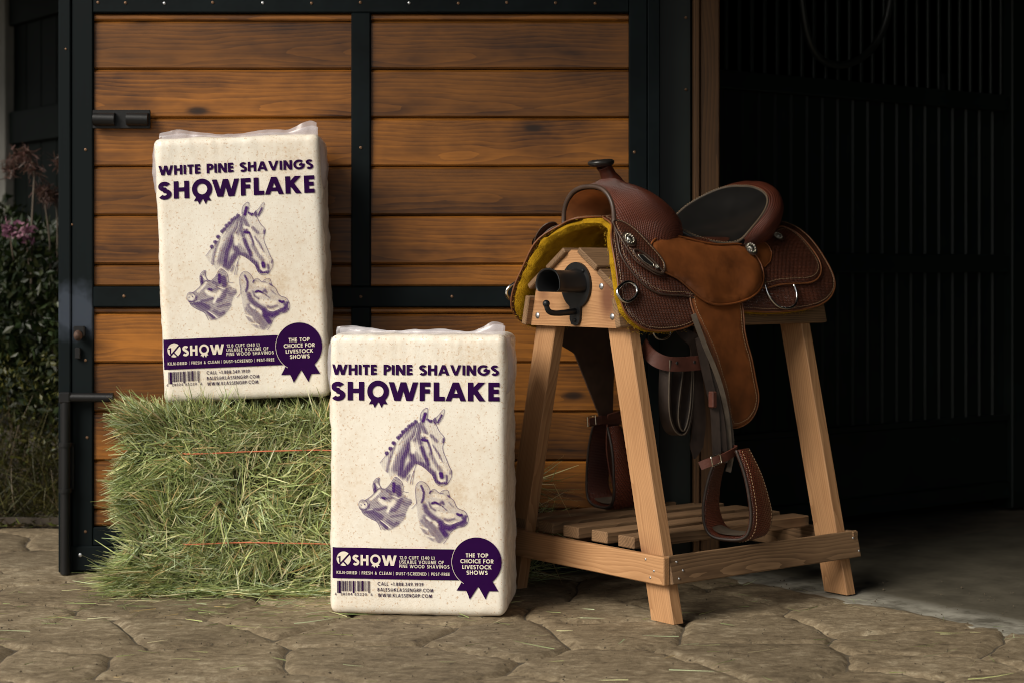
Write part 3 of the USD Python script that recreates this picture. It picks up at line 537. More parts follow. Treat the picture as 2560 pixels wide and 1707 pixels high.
# ------------------------------------------------------------------ lettering: geometric capitals, height 1
def arc(cx, cy, rx, ry, a0, a1, n=14): return [(cx + rx * math.cos(math.radians(a0 + (a1 - a0) * k / n)), cy + ry * math.sin(math.radians(a0 + (a1 - a0) * k / n))) for k in range(n + 1)]
def glyph(ch, s=0.2):
    h = s / 2; t = 1 - h
    ln = lambda *p, w=s: LineString(p).buffer(w / 2, cap_style='flat', join_style='mitre', mitre_limit=8)
    cl = lambda g, x0=-1, x1=3: g.intersection(sbox(x0, 0, x1, 1))
    U = unary_union
    if ch == ' ': return None, 0.34
    if ch == 'I': return ln((h, 0), (h, 1)), s
    if ch == 'H': return U([ln((h, 0), (h, 1)), ln((.74 - h, 0), (.74 - h, 1)), ln((h, .52), (.74 - h, .52))]), .74
    if ch == 'T': return U([ln((.29, 0), (.29, 1)), ln((0, t), (.58, t))]), .58
    if ch in 'EF': return U([ln((h, 0), (h, 1)), ln((0, t), (.5, t)), ln((0, .52), (.47, .52))] + ([ln((0, h), (.5, h))] if ch == 'E' else [])), .5
    if ch == 'L': return U([ln((h, 0), (h, 1)), ln((0, h), (.48, h))]), .48
    if ch == 'N': return U([ln((h, 0), (h, 1)), ln((.78 - h, 0), (.78 - h, 1)), cl(ln((h * .7, 1.12), (.78 - h * .7, -.12)), 0, .78)]), .78
    if ch == 'W': return cl(U([ln((a - (b - a) * .2, y0 + (y0 - y1) * .2), (b + (b - a) * .0, y1), w=s) for a, b, y0, y1 in ((.1, .37, 1, -.02),)] + [ln((.37, -.1), (.66, 1.1)), ln((.62, 1.1), (.92, -.1)), ln((.91, -.1), (1.21, 1.1))] + [ln((.075, 1.1), (.385, -.1))])), 1.28
    if ch == 'V': return cl(U([ln((.07, 1.1), (.46, -.1)), ln((.42, -.1), (.81, 1.1))])), .88
    if ch == 'A': return cl(U([ln((.07, -.1), (.46, 1.1)), ln((.42, 1.1), (.81, -.1)), ln((.22, .29), (.66, .29), w=s * .9)])), .88
    if ch == 'M': return cl(U([ln((.11, -.1), (.235, 1.1)), ln((.2, 1.1), (.55, -.02)), ln((.5, -.02), (.85, 1.1)), ln((.815, 1.1), (.94, -.1))])), 1.05
    if ch == 'K': return U([ln((h, 0), (h, 1)), cl(ln((h, .40), (.70, 1.12))), cl(ln((.26, .62), (.68, -.1)))]), .76
    if ch in 'PR': return U([ln((h, 0), (h, 1)), ln((h, t), (.3, t), *arc(.3, (t + .45) / 2, (t - .45) / 2, (t - .45) / 2, 90, -90), (h, .45))] + ([cl(ln((.26, .5), (.58, -.1)))] if ch == 'R' else [])), .62 if ch == 'R' else .58
    if ch == 'B': return U([ln((h, 0), (h, 1)), ln((h, t), (.27, t), *arc(.27, (t + .53) / 2, (t - .53) / 2, (t - .53) / 2, 90, -90), (h, .53)), ln((h, .53), (.3, .53), *arc(.3, (h + .53) / 2, (.53 - h) / 2, (.53 - h) / 2, 90, -90), (h, h))]), .62
    if ch == 'D': return ln((h, -.0), (h, t), (.27, t), *arc(.27, .5, .4, t - .5, 90, -90), (h, h)).union(ln((h, 0), (h, 1))), .77
    if ch in 'OQ': return Point(.52, .5).buffer(.52, 24).difference(Point(.52, .5).buffer(.52 - s, 24)), 1.04
    if ch == 'C': return ln(*arc(.52, .5, .52 - h, .52 - h, 48, 312, 24)), .84
    if ch == 'G': return U([ln(*arc(.52, .5, .52 - h, .52 - h, 48, 350, 26)), ln((.5, .48), (1.02, .48), w=s * .9)]), 1.02
    if ch == 'S': return ln(*arc(.31, .72, .2, t - .72, 25, 268, 16), *arc(.31, .28, .22, .28 - h + .03, 82, -150, 16)), .62
    if ch == 'U': return ln((h, 1), (h, .36), *arc(.36, .36, .36 - h, .36 - h, 180, 360), (.72 - h, 1)), .72
    if ch == '0': return ln(*arc(.3, .5, .3 - h, .5 - h, 0, 360, 24)).union(ln(*arc(.3, .5, .3 - h, .5 - h, 180, 540, 24))), .6
    if ch == '1': return U([ln((.26, 0), (.26, 1)), ln((.04, .80), (.26, t))]), .36
    if ch == '2': return ln(*arc(.29, .70, .29 - h, .3 - h, 170, -35), (.12, h), (.58, h)), .58
    if ch == '3': return U([ln(*arc(.27, .73, .18, .27 - h, 160, -90)), ln(*arc(.27, .29, .22, .29 - h, 90, -160))]), .58
    if ch == '4': return U([ln((.46, 0), (.46, 1)), ln((.4, t), (.10, .28)), ln((.03, .26), (.66, .26), w=s * .85)]), .66
    if ch == '5': return ln((.54, t), (.2, t), (.15, .56), *arc(.27, .33, .23, .33 - h, 100, -160)), .58
    if ch in '69':
        q = U([ln(*arc(.3, .31, .3 - h, .31 - h, 0, 360, 20)), ln(*arc(.3, .31, .3 - h, .31 - h, 90, 450, 20)), cl(ln((.12, .40), (.48, 1.1)))])
        return (q if ch == '6' else affinity.rotate(q, 180, origin=(.3, .5))), .6
    if ch == '8': return U([ln(*arc(.3, .74, .19, .26 - h, a, a + 360, 18)) for a in (0, 180)] + [ln(*arc(.3, .28, .3 - h, .28 - h, a, a + 360, 18)) for a in (0, 180)]), .6
    if ch == '.': return sbox(0, 0, s, s), s
    if ch == '+': return U([ln((0, .45), (.5, .45), w=s * .8), ln((.25, .2), (.25, .7), w=s * .8)]), .5
    if ch == '-': return sbox(0, .36, .3, .36 + s * .8), .3
    if ch == '|': return sbox(0, -.15, s * .5, 1.1), s * .5
    if ch == '(': return ln(*arc(.4, .45, .3, .65, 130, 230)), .26
    if ch == ')': return ln(*arc(-.14, .45, .3, .65, 50, -50)), .26
    if ch == '&': return U([ln((.68, 0), (.2, .66), *arc(.31, .76, .14, .15, 210, -40), (.12, .34), *arc(.28, .25, .2, .17, 150, 300), (.68, .48), w=s * .85)]), .72
    if ch == '@': return U([ln(*arc(.5, .42, .43, .47, -60, 290, 24), w=s * .6), Point(.48, .42).buffer(.24).difference(Point(.48, .42).buffer(.12)), ln((.68, .62), (.68, .2), w=s * .6)]), .98
    raise KeyError(ch)
def text(string, x0, x1, yb, cap, s=0.2, gap=0.12):
    """the words from x0 to x1, standing on yb (y grows downwards), capitals cap tall"""
    L, x = [], 0.0
    for ch in string:
        g_, w = glyph(ch, s)
        if g_ is not None: L.append(affinity.translate(g_, x, 0))
        x += w + gap
    k = (x1 - x0) / (x - gap)
    return [affinity.affine_transform(q, [k, 0, 0, -cap, x0, yb]) for q in L]
def parts(polys):
    for p in polys:
        for q in getattr(p, 'geoms', [p]):
            if q.geom_type == 'Polygon' and q.area > 1e-9: yield q
def rosette(cx, cy, ro, ri, tails):
    return unary_union([Point(cx, cy).buffer(ro, 32)] + [Polygon(t) for t in tails]).difference(Point(cx, cy).buffer(ri, 32) if ri else Polygon())

# engraving: hatch lines whose width follows a tone built from brush strokes
def seg_dist(P, L):
    d = np.full(len(P), 1e9)
    L = np.asarray(L, float)
    if len(L) == 1: return np.hypot(*(P - L[0]).T)
    for a, b in zip(L[:-1], L[1:]):
        ab = b - a; t = np.clip(((P - a) @ ab) / (ab @ ab + 1e-9), 0, 1); d = np.minimum(d, np.hypot(*(P - a - t[:, None] * ab).T))
    return d
def engrave(spec):
    """one animal's head -> (points, triangles) in the drawing's own units"""
    from shapely import contains_xy
    ox, oy, sc = spec['at']; out = unary_union([Polygon(o).buffer(0) for o in spec['outline']])
    x0, y0, x1, y1 = out.bounds; sp, st = 1.75 * sc, 1.5 * sc; V, F = [], []
    a = math.radians(spec['angle']); u = np.array([math.cos(a), math.sin(a)]); nrm = np.array([-u[1], u[0]]); c0 = np.array([(x0 + x1) / 2, (y0 + y1) / 2]); half = math.hypot(x1 - x0, y1 - y0) / 2
    ks = np.arange(-half, half, sp); ts = np.arange(-half, half, st)
    G = c0 + ks[:, None, None] * nrm + ts[None, :, None] * u + nrm * (spec.get('bow', 0) * half * (ts / half) ** 2)[None, :, None]
    P = G.reshape(-1, 2); tone = np.full(len(P), spec['base'])
    for L, r, v in spec['dark']: tone = np.maximum(tone, v * np.clip(1.45 - seg_dist(P, L) / r, 0, 1))
    for L, r in spec['light']: tone *= np.clip(seg_dist(P, L) / r - 0.35, 0.04, 1)
    for L, r, v in spec.get('black', []): tone = np.maximum(tone, v * np.clip(2.2 - 1.7 * seg_dist(P, L) / r, 0, 1))
    tone *= contains_xy(out, P[:, 0], P[:, 1]); tone *= np.clip(1.1 - 0.3 * np.random.default_rng(3).random(len(P)), 0, 1); tone = tone.reshape(len(ks), len(ts))
    w = np.minimum(tone * 1.05, 0.98) * sp / 2; on = tone > 0.07; idx = np.cumsum(on.ravel()).reshape(on.shape) - 1
    A, B = G + nrm * w[..., None], G - nrm * w[..., None]
    V = np.stack([A[on], B[on]], 1).reshape(-1, 2); both = on[:, :-1] & on[:, 1:]; i, j = idx[:, :-1][both], idx[:, 1:][both]
    F = np.vstack([np.stack([2 * i, 2 * i + 1, 2 * j + 1], 1), np.stack([2 * i, 2 * j + 1, 2 * j], 1)])
    n0 = len(V); VV, FF = [V], [F]
    for L, wd in spec['lines']:
        L = np.array(smooth_line(L, max(8, 6 * len(L)))); t = np.gradient(L, axis=0); t /= np.linalg.norm(t, axis=1, keepdims=True) + 1e-9; nn = np.c_[-t[:, 1], t[:, 0]] * wd * sc / 2
        q = np.stack([L + nn, L - nn], 1).reshape(-1, 2); i = np.arange(len(L) - 1); VV.append(q); FF.append(np.vstack([np.stack([2 * i, 2 * i + 1, 2 * i + 3], 1), np.stack([2 * i, 2 * i + 3, 2 * i + 2], 1)]) + n0); n0 += len(q)
    V = np.vstack(VV) / sc + [ox, oy]; return V, np.vstack(FF)
HORSE = dict(at=(940, 1010, 7.467), angle=87, bow=0.05, base=0.10,
    outline=[[(855, 300), (860, 180), (900, 100), (985, 50), (995, 150), (990, 240), (1085, 270), (1120, 220), (1200, 180), (1300, 75), (1300, 150), (1260, 260), (1180, 355), (1150, 360), (1200, 460), (1260, 550), (1310, 600), (1312, 650), (1290, 700), (1280, 830), (1330, 970), (1400, 1140), (1440, 1210), (1432, 1330), (1400, 1400), (1330, 1470), (1200, 1475), (1140, 1430), (1100, 1330), (1080, 1290), (960, 1180), (860, 1110), (785, 1085), (740, 1130), (600, 1330), (540, 1420), (470, 1350), (390, 1290), (300, 1360), (240, 1270), (150, 1190), (100, 1080), (200, 960), (330, 800), (430, 670), (570, 500), (700, 380)],
             [(700, 1230), (600, 1330), (570, 1400), (620, 1450), (690, 1260)]] + [[(x + 44 * math.cos(k), y + 44 * math.sin(k)) for k in np.arange(0, 6.28, .5)] for x, y in ((225, 895), (292, 805), (352, 705), (440, 600), (490, 560), (530, 495), (590, 450), (650, 390), (705, 352), (765, 305))],
    dark=[([(840, 330), (760, 560), (640, 700), (560, 850), (470, 1000), (400, 1180)], 92, .55), ([(650, 720), (600, 850), (520, 1000), (480, 1270)], 60, .78), ([(760, 330), (560, 560), (380, 780), (280, 1000), (230, 1230)], 34, .5), ([(690, 900), (740, 1030), (640, 1150), (540, 1300)], 70, .72), ([(760, 1050), (900, 1090), (1000, 1180), (1100, 1260)], 52, .7),
          ([(880, 780), (930, 920), (970, 1000), (1000, 1100)], 42, .8), ([(830, 380), (820, 600), (860, 700)], 46, .62), ([(1000, 680), (1050, 820), (1060, 900)], 22, .75), ([(1060, 560), (1160, 660)], 34, .55), ([(1090, 740), (1200, 900), (1260, 1050)], 20, .55), ([(1040, 900), (1150, 1080), (1230, 1200)], 42, .45), ([(900, 400), (960, 520)], 42, .6), ([(1110, 1300), (1160, 1420), (1250, 1460), (1340, 1440)], 48, .8), ([(1340, 1300), (1350, 1380)], 25, .7), ([(1422, 1210), (1415, 1260)], 20, .55), ([(1290, 620), (1280, 680)], 24, .7),
          ([(1110, 250), (1130, 310)], 40, .7), ([(990, 260), (1050, 305), (1075, 270)], 26, .85), ([(650, 1300), (610, 1380)], 30, .45), ([(750, 900), (860, 1020)], 60, .4)],
    light=[([(700, 700), (715, 860)], 46), ([(560, 520), (430, 720), (350, 950), (290, 1150)], 24), ([(870, 530), (960, 545), (1015, 610)], 15), ([(1000, 560), (1120, 900), (1200, 1080)], 18), ([(1180, 1230), (1185, 1360), (1240, 1405), (1310, 1390)], 15), ([(1220, 1010), (1330, 1210)], 20), ([(790, 420), (760, 560), (690, 660)], 8)],
    black=[([(215, 925), (300, 830), (365, 730), (450, 620), (545, 515), (600, 465), (660, 405), (715, 365), (790, 310)], 20, .75), ([(945, 160), (905, 290)], 32, .95), ([(1255, 180), (1180, 315)], 17, .9), ([(890, 640), (980, 652)], 24, 1), ([(885, 598), (950, 598)], 15, .7), ([(1240, 1262), (1255, 1322)], 38, 1)] + [([(x, y)], 40, .80) for x, y in ((225, 895), (292, 805), (352, 705), (440, 600), (490, 560), (530, 495), (590, 450), (650, 390), (705, 352), (765, 305))],
    lines=[([(850, 290), (860, 180), (905, 95), (985, 55), (992, 170), (985, 240)], 1.1), ([(1090, 265), (1190, 190), (1300, 75), (1295, 160), (1250, 270), (1175, 355)], .9), ([(1120, 310), (1160, 380), (1210, 480), (1280, 560), (1312, 620), (1285, 720), (1282, 840), (1340, 990), (1405, 1150), (1440, 1220), (1430, 1340), (1395, 1405), (1330, 1472), (1190, 1475), (1130, 1410), (1080, 1290)], 1.0), ([(1080, 1290), (960, 1180), (860, 1110), (785, 1080)], .9), ([(785, 1085), (745, 1200), (700, 1320), (665, 1465)], 1.0), ([(745, 1200), (730, 1320), (705, 1470)], .9), ([(95, 1080), (200, 950), (240, 900)], .9), ([(860, 640), (930, 615), (1000, 670)], 1.0)])
PIG = dict(at=(890, 1180, 9.8), angle=12, bow=-0.10, base=0.36,
    outline=[[(95, 790), (110, 700), (170, 655), (245, 665), (350, 600), (460, 500), (440, 340), (455, 230), (540, 125), (605, 120), (600, 230), (665, 365), (740, 380), (830, 310), (1000, 90), (1090, 130), (1190, 280), (1190, 430), (1230, 500), (1400, 620), (1420, 720), (1330, 820), (1270, 960), (1270, 1030), (1190, 1150), (1080, 1270), (940, 1350), (830, 1390), (690, 1380), (600, 1250), (530, 1175), (430, 1130), (250, 1030), (165, 930), (115, 870)]],
    dark=[([(180, 920), (330, 930), (450, 960), (640, 1060)], 90, .68), ([(350, 1010), (500, 1100), (640, 1130)], 60, .6), ([(480, 880), (600, 880), (760, 830)], 50, .62), ([(350, 760), (330, 840)], 26, .75), ([(560, 560), (560, 720)], 40, .5), ([(850, 900), (980, 880), (1060, 780), (1130, 620)], 80, .62), ([(800, 420), (900, 460), (910, 520)], 60, .6), ([(640, 1180), (780, 1320)], 55, .75), ([(800, 1150), (950, 1250), (1050, 1200)], 70, .58), ([(1150, 650), (1250, 750), (1380, 700)], 80, .5), ([(900, 1050), (1080, 1020), (1200, 1000)], 50, .55), ([(640, 590), (780, 610), (950, 580)], 40, .55)],
    light=[([(600, 640), (700, 720), (900, 760), (950, 680)], 60), ([(130, 760), (200, 820), (260, 760)], 60), ([(380, 640), (520, 520), (600, 420)], 36), ([(640, 1150), (760, 1240), (870, 1330)], 15), ([(180, 920), (300, 900), (420, 880)], 10), ([(920, 540), (1080, 610), (1170, 540)], 14), ([(530, 260), (590, 330)], 28), ([(1180, 300), (1190, 440)], 16), ([(930, 300), (930, 480)], 12), ([(850, 830), (800, 930)], 40), ([(1230, 460), (1350, 560)], 60)],
    black=[([(960, 250), (960, 430)], 45, .95), ([(1060, 330), (1090, 500)], 75, .72), ([(480, 270), (500, 430)], 34, .8), ([(590, 150), (590, 200)], 20, .8), ([(680, 600), (740, 620)], 26, 1), ([(145, 780)], 18, 1), ([(235, 770)], 18, 1), ([(160, 900), (290, 895)], 10, .8)],
    lines=[([(245, 665), (350, 600), (460, 500), (540, 410), (640, 375), (740, 380), (830, 310), (920, 190), (1000, 90), (1090, 130), (1170, 230), (1192, 330), (1185, 470)], 1.0), ([(470, 495), (443, 340), (455, 230), (540, 125), (605, 120), (595, 230), (665, 365)], 1.0), ([(245, 665), (170, 655), (110, 700), (92, 800), (125, 880), (180, 910), (270, 880), (310, 790), (280, 700), (240, 670)], .9), ([(160, 920), (200, 990), (300, 1060), (430, 1130), (530, 1180), (600, 1280), (645, 1380)], 1.0), ([(1195, 430), (1240, 445), (1330, 450)], .8), ([(620, 620), (700, 570), (780, 610)], .9)])
COW = dict(at=(1020, 1190, 9.224), angle=54, bow=-0.06, base=0.15,
    outline=[[(215, 600), (225, 420), (205, 270), (250, 130), (320, 85), (430, 110), (520, 220), (545, 300), (650, 260), (710, 310), (775, 345), (850, 290), (950, 285), (1000, 440), (1080, 510), (1150, 650), (1230, 715), (1330, 750), (1390, 820), (1420, 920), (1400, 1030), (1330, 1100), (1230, 1120), (1090, 1180), (1000, 1270), (950, 1370), (870, 1470), (780, 1500), (650, 1480), (520, 1420), (410, 1320), (340, 1190), (300, 1080), (260, 900), (240, 720)]],
    dark=[([(420, 640), (460, 760), (560, 860), (700, 960), (800, 1010)], 66, .68), ([(420, 900), (560, 1080), (700, 1250), (800, 1380)], 80, .5), ([(760, 1020), (850, 1120), (980, 1150), (1100, 1100)], 80, .85), ([(800, 1150), (900, 1300)], 80, .85), ([(1100, 1080), (1230, 1050), (1340, 950), (1360, 880)], 45, .82), ([(1300, 900), (1360, 1020), (1260, 1090)], 45, .75), ([(520, 560), (560, 680), (660, 740)], 26, .55), ([(760, 600), (820, 540), (850, 590)], 34, .65), ([(820, 640), (930, 740)], 14, .6), ([(880, 940), (960, 970), (1100, 930)], 32, .55), ([(350, 980), (480, 1120), (620, 1300), (760, 1460)], 55, .45), ([(980, 560), (1080, 660)], 24, .4), ([(300, 1100), (450, 1260), (600, 1420)], 40, .4), ([(950, 400), (1000, 440)], 22, .7)],
    light=[([(460, 900), (540, 970)], 30), ([(880, 1020), (1000, 1060), (1130, 1010)], 24), ([(620, 640), (720, 640)], 22), ([(640, 1010), (700, 1060)], 40), ([(320, 1120), (480, 1180)], 22), ([(440, 1310), (640, 1370)], 20), ([(1400, 900), (1395, 1000)], 9), ([(720, 810), (900, 850), (1060, 860)], 50), ([(640, 400), (860, 440)], 46)],
    black=[([(340, 180), (400, 330), (390, 460), (350, 560)], 26, .8), ([(590, 580), (660, 560), (720, 585)], 24, 1), ([(1170, 820), (1230, 850), (1270, 840)], 30, 1), ([(530, 350), (560, 310), (600, 290)], 16, .85)],
    lines=[([(230, 600), (215, 420), (205, 270), (250, 130), (320, 85), (430, 110), (520, 220), (545, 300), (525, 360)], .9), ([(550, 310), (600, 270), (660, 265), (720, 320), (775, 345), (860, 355)], .9), ([(775, 340), (840, 290), (950, 285), (985, 380), (1010, 445)], .9), ([(1010, 445), (1090, 520), (1150, 650), (1230, 715), (1330, 750), (1390, 830), (1420, 930), (1400, 1030), (1330, 1100), (1230, 1120)], 1.0), ([(1230, 1120), (1090, 1180), (1000, 1270), (950, 1370), (850, 1510)], .9), ([(840, 1000), (900, 1050), (1000, 1070), (1120, 1040), (1230, 1000), (1330, 1005)], 1.2), ([(220, 600), (170, 660), (120, 710)], .9), ([(560, 600), (640, 540), (740, 600), (850, 650)], 1.0)])
ENGRAVED = {'horse_print': engrave(HORSE), 'pig_print': engrave(PIG), 'cow_print': engrave(COW)}

# ------------------------------------------------------------------ bales of shavings
BW, BH, BR = 0.450, 0.709, 0.021
def make_bale(name, label, loc, rz, ry, depth, seed, warp=None):
    t = thing(name, label, 'bale', loc, rz, ry, group='printed bales of pine shavings')
    Hm = np.array(warp) if warp is not None else np.eye(3)
    Hgt = BH if warp is None else 0.716
    def fold(x, z):          # the film is drawn into short pleats under the top edge, and a few long ones at the sides
        rg = lambda px, pz, k: 1 - np.abs(2 * meshkit.fbm(np.stack([px, pz, np.full_like(x, seed + k)], -1), 2) - 1) * 2.2
        return np.clip(rg(x * 34 + z * 6, z * 7, 11), 0, 1) * np.exp(-np.clip(Hgt - z, 0, 1) / 0.040) + 0.5 * np.clip(rg(x * 26, z * 5, 23), 0, 1) * np.exp(-np.minimum(x, BW - x) / 0.03) + 0.6 * np.clip(rg(x * 24, z * 12, 31), 0, 1) * np.exp(-np.clip(z, 0, 1) / 0.03)
    def sag(x, z): return -0.009 * np.clip(1 - (2 * x / BW - 1) ** 2, 0, 1) * np.clip(1 - (2 * z / Hgt - 1) ** 2, 0, 1) + 0.0030 * (meshkit.fbm(np.stack([x * 9, z * 9, np.full_like(x, seed)], -1), 2) - 0.5) - 0.0035 * fold(x, z)
    def front(x, z):
        dx = np.maximum(np.maximum(BR - x, x - (BW - BR)), 0); dz = np.maximum(np.maximum(BR - z, z - (Hgt - BR)), 0)
        return BR - np.sqrt(np.maximum(BR * BR - dx * dx - dz * dz, 0)) + sag(x, z)
    # bag: a rounded block, its faces uneven
    S = np.array([BW, depth, Hgt]); V, F = [], []
    for ax in range(3):
        o = [k for k in range(3) if k != ax]; n0, n1 = (int(S[o[0]] / 0.007), int(S[o[1]] / 0.007)); gg = np.stack(np.meshgrid(np.linspace(0, S[o[0]], n0), np.linspace(0, S[o[1]], n1), indexing='ij'), -1).reshape(-1, 2)
        for side in (0.0, S[ax]):
            p = np.zeros((len(gg), 3)); p[:, o] = gg; p[:, ax] = side; F.append(grid_faces(n0, n1) + sum(map(len, V))); V.append(p)
    P = np.vstack(V); F = np.vstack(F); c = np.clip(P, BR, S - BR); dvec = P - c; ln = np.linalg.norm(dvec, axis=1, keepdims=True); nrm = dvec / ln; P = c + nrm * BR
    P[:, 1] += np.where(nrm[:, 1] < -0.0, sag(P[:, 0], P[:, 2]) * np.clip(-nrm[:, 1] * 1.0, 0, 1) ** 0.5, 0)
    lump = (meshkit.fbm(P * 16 + seed, 3) - 0.5) * 0.015 + (meshkit.fbm(P * 45 + seed, 2) - 0.5) * 0.003
    P += nrm * (lump * np.clip(1 + nrm[:, 1] * 2.2, 0, 1))[:, None]
    mm = trimesh.Trimesh(P, F, process=True); mm.merge_vertices(digits_vertex=6); mm.fix_normals()
    obj('bag', mm, 'shavings', t, smooth=True)
    def to_face(uv, lift):
        x, z = (uv[:, 0] - 824) * 1.0148e-3, (1535 - uv[:, 1]) * 1.0148e-3
        q = np.c_[x, z, np.ones_like(x)] @ Hm.T; x, z = q[:, 0] / q[:, 2], q[:, 1] / q[:, 2]
        return np.c_[x, front(x, z) - lift, z]
    def printed(nm, polys, mat, lift, parent, step=None, label=None):
        V, F, n0 = [], [], 0
        for p in parts(polys):
            if step: q, f = fill(p, step)
            else: q, f = trimesh.creation.triangulate_polygon(p, engine='earcut')
            V.append(np.asarray(q)[:, :2]); F.append(np.asarray(f) + n0); n0 += len(q)
        return obj(nm, trimesh.Trimesh(to_face(np.vstack(V), lift), np.vstack(F), process=False), mat, parent, label=label)
    d_ = lambda x, y: (800 + x / 4.523, 1300 + (y - 0.0156 * (x - 142)) / 4.523)
    LFT = 0.0017
    printed('title_lettering', text('WHITE PINE SHAVINGS', 830.5, 1249.5, 936.1, 25.7, s=0.235, gap=0.10), 'purple_ink', LFT, t, 9)
    tz = lambda x, y: (780 + x / 4.3556, 760 + y / 4.3556); big = []
    for ch, x0, x1 in (('S', 210, 362), ('H', 395, 578), ('W', 853, 1165), ('F', 1188, 1306), ('L', 1340, 1462), ('A', 1474, 1686), ('K', 1712, 1902), ('E', 1932, 2054)): big += text(ch, tz(x0, 0)[0], tz(x1, 0)[0], tz(0, 1044)[1], 46.4, s=0.235)
    big.append(rosette(*tz(731, 945), 27.4, 14.0, [[tz(*q) for q in L] for L in ([(662, 1030), (630, 1083), (675, 1080), (694, 1123), (737, 1055), (735, 1020)], [(735, 1020), (737, 1055), (770, 1123), (790, 1080), (836, 1083), (806, 1030)])]))
    printed('brand_lettering', big, 'purple_ink', LFT, t, 9)
    for nm, (V, F) in ENGRAVED.items(): obj(nm, trimesh.Trimesh(to_face(V, LFT), F, process=False), 'purple_line', t)
    bx0, by0 = d_(142, 302); by1 = d_(142, 650)[1]; cx, cy = d_(1787, 470); rr = 61.5
    ban = sbox(bx0, by0, d_(1640, 0)[0], by1).difference(Point(cx, cy).buffer(rr + 0.9))
    bn_ = printed('banner', [ban], 'purple_ink', LFT, t, 10)
    A = []
    logo = Point(*d_(276, 430)).buffer(17.9, 24)
    cut = [LineString([d_(170, 560), d_(385, 330)]).buffer(2.3, cap_style='flat'), LineString([d_(232, 400), d_(232, 475)]).buffer(2.0, cap_style='flat'), LineString([d_(206, 412), d_(236, 412)]).buffer(1.6, cap_style='flat'), LineString([d_(268, 455), d_(330, 520)]).buffer(1.9, cap_style='flat')]
    A.append(logo.difference(unary_union(cut)))
    for ch, x0, x1 in (('S', 378, 452), ('H', 470, 560), ('W', 715, 880)): A += text(ch, d_(x0, 0)[0], d_(x1, 0)[0], d_(276, 500)[1], 26.0, s=0.23)
    A.append(rosette(*d_(640, 440), 13.2, 8.0, [[d_(*q) for q in L] for L in ([(610, 490), (595, 512), (615, 512), (628, 533), (642, 505), (642, 485)], [(642, 485), (642, 505), (662, 533), (670, 510), (690, 510), (675, 488)])]))
    A += text('12.0 CUFT (340 L)', d_(915, 0)[0], d_(1312, 0)[0], d_(900, 433)[1], 8.3, s=0.165, gap=0.20) + text('USEABLE VOLUME OF', d_(912, 0)[0], d_(1417, 0)[0], d_(900, 482)[1], 8.3, s=0.165, gap=0.20) + text('PINE WOOD SHAVINGS', d_(910, 0)[0], d_(1480, 0)[0], d_(900, 530)[1], 8.3, s=0.165, gap=0.20)
    A += text('KILN-DRIED | FRESH & CLEAN | DUST-SCREENED | PEST-FREE', d_(195, 0)[0], d_(1483, 0)[0], d_(190, 601)[1], 7.6, s=0.165, gap=0.21)
    printed('banner_lettering', A, 'cream_ink', LFT + 0.0009, bn_)
    ros = rosette(cx, cy, rr, 0, [[d_(*q) for q in L] for L in ([(1625, 680), (1558, 788), (1672, 790), (1707, 888), (1803, 745), (1800, 690)], [(1790, 690), (1805, 745), (1885, 888), (1920, 795), (2030, 798), (1960, 680)])])
    rs = printed('rosette', [ros], 'purple_ink', LFT + 0.0002, t, 10)
    B = []
    for s_, x0, x1, yb in (('THE TOP', 1665, 1915, 415), ('CHOICE FOR', 1603, 1975, 480), ('LIVESTOCK', 1625, 1955, 546), ('SHOWS', 1672, 1910, 608)): B += text(s_, d_(x0, 0)[0], d_(x1, 0)[0], d_(1787, yb)[1], 10.0, s=0.2, gap=0.15)
    B.append(Point(cx, cy).buffer(rr + 0.6, 40).exterior.buffer(0.5).intersection(Polygon([(cx, cy), (cx - 8, cy - 90), (cx - 90, cy - 60), (cx - 90, cy + 40), (cx - 36, cy + 60)])))
    printed('rosette_lettering', B, 'cream_ink', LFT + 0.0012, rs)
    bar = []; rb = np.random.default_rng(62); x = 197.0
    code = [3, 2, 2, 1, 10, 4, 2, 2, 5, 2, 2, 3, 4, 4, 2, 2, 3, 6, 4, 2, 2, 3, 2, 4, 6, 2, 2, 2, 2, 8, 4, 2, 4, 3, 2, 3, 3, 2, 5, 2, 2, 4, 2, 3, 2, 6, 2, 2, 3, 3, 2, 2]
    kx = 383.0 / sum(code)
    for k, wd in enumerate(code):
        if k % 2 == 0: bar.append(sbox(*d_(x, 680), *d_(x + wd * kx, 818 if k < 5 or k > 46 or 24 <= k <= 26 else 798)))
        x += wd * kx
    bc = printed('barcode', bar, 'purple_ink', LFT, t)
    dg = []
    for s_, x0, x1 in (('6', 172, 190), ('28504', 238, 372), ('65220', 398, 537), ('6', 582, 602)): dg += text(s_, d_(x0, 0)[0], d_(x1, 0)[0], d_(190, 843)[1], 6.6, s=0.15, gap=0.3)
    printed('barcode_digits', dg, 'purple_ink', LFT, bc)
    ct = []
    for s_, x0, x1, yb in (('CALL +1.888.349.1939', 662, 1185, 731), ('BALES@KLASSENGRP.COM', 662, 1297, 797), ('WWW.KLASSENGRP.COM', 664, 1282, 860)): ct += text(s_, d_(x0, 0)[0], d_(x1, 0)[0], d_(662, yb)[1], 8.6, s=0.165, gap=0.20)
    printed('contact_lettering', ct, 'purple_ink', LFT, t)
    # clear film left over at the top and the corners
    def sheet(nm, rows):
        R_ = np.array(rows); obj(nm, trimesh.Trimesh(R_.reshape(-1, 3), grid_faces(R_.shape[0], R_.shape[1]), process=False), 'clear_film', t, smooth=True)
    xs = np.linspace(0.012, BW - 0.010, 70); nz = lambda f, s: meshkit.fbm(np.c_[xs * f, np.full(70, s), np.zeros(70)], 3, seed) - 0.5
    rise = 0.012 + 0.018 * nz(14, 3.0) + 0.022 * np.exp(-((xs - BW + 0.03) / 0.035) ** 2) + 0.010 * np.exp(-((xs - 0.05) / 0.05) ** 2)
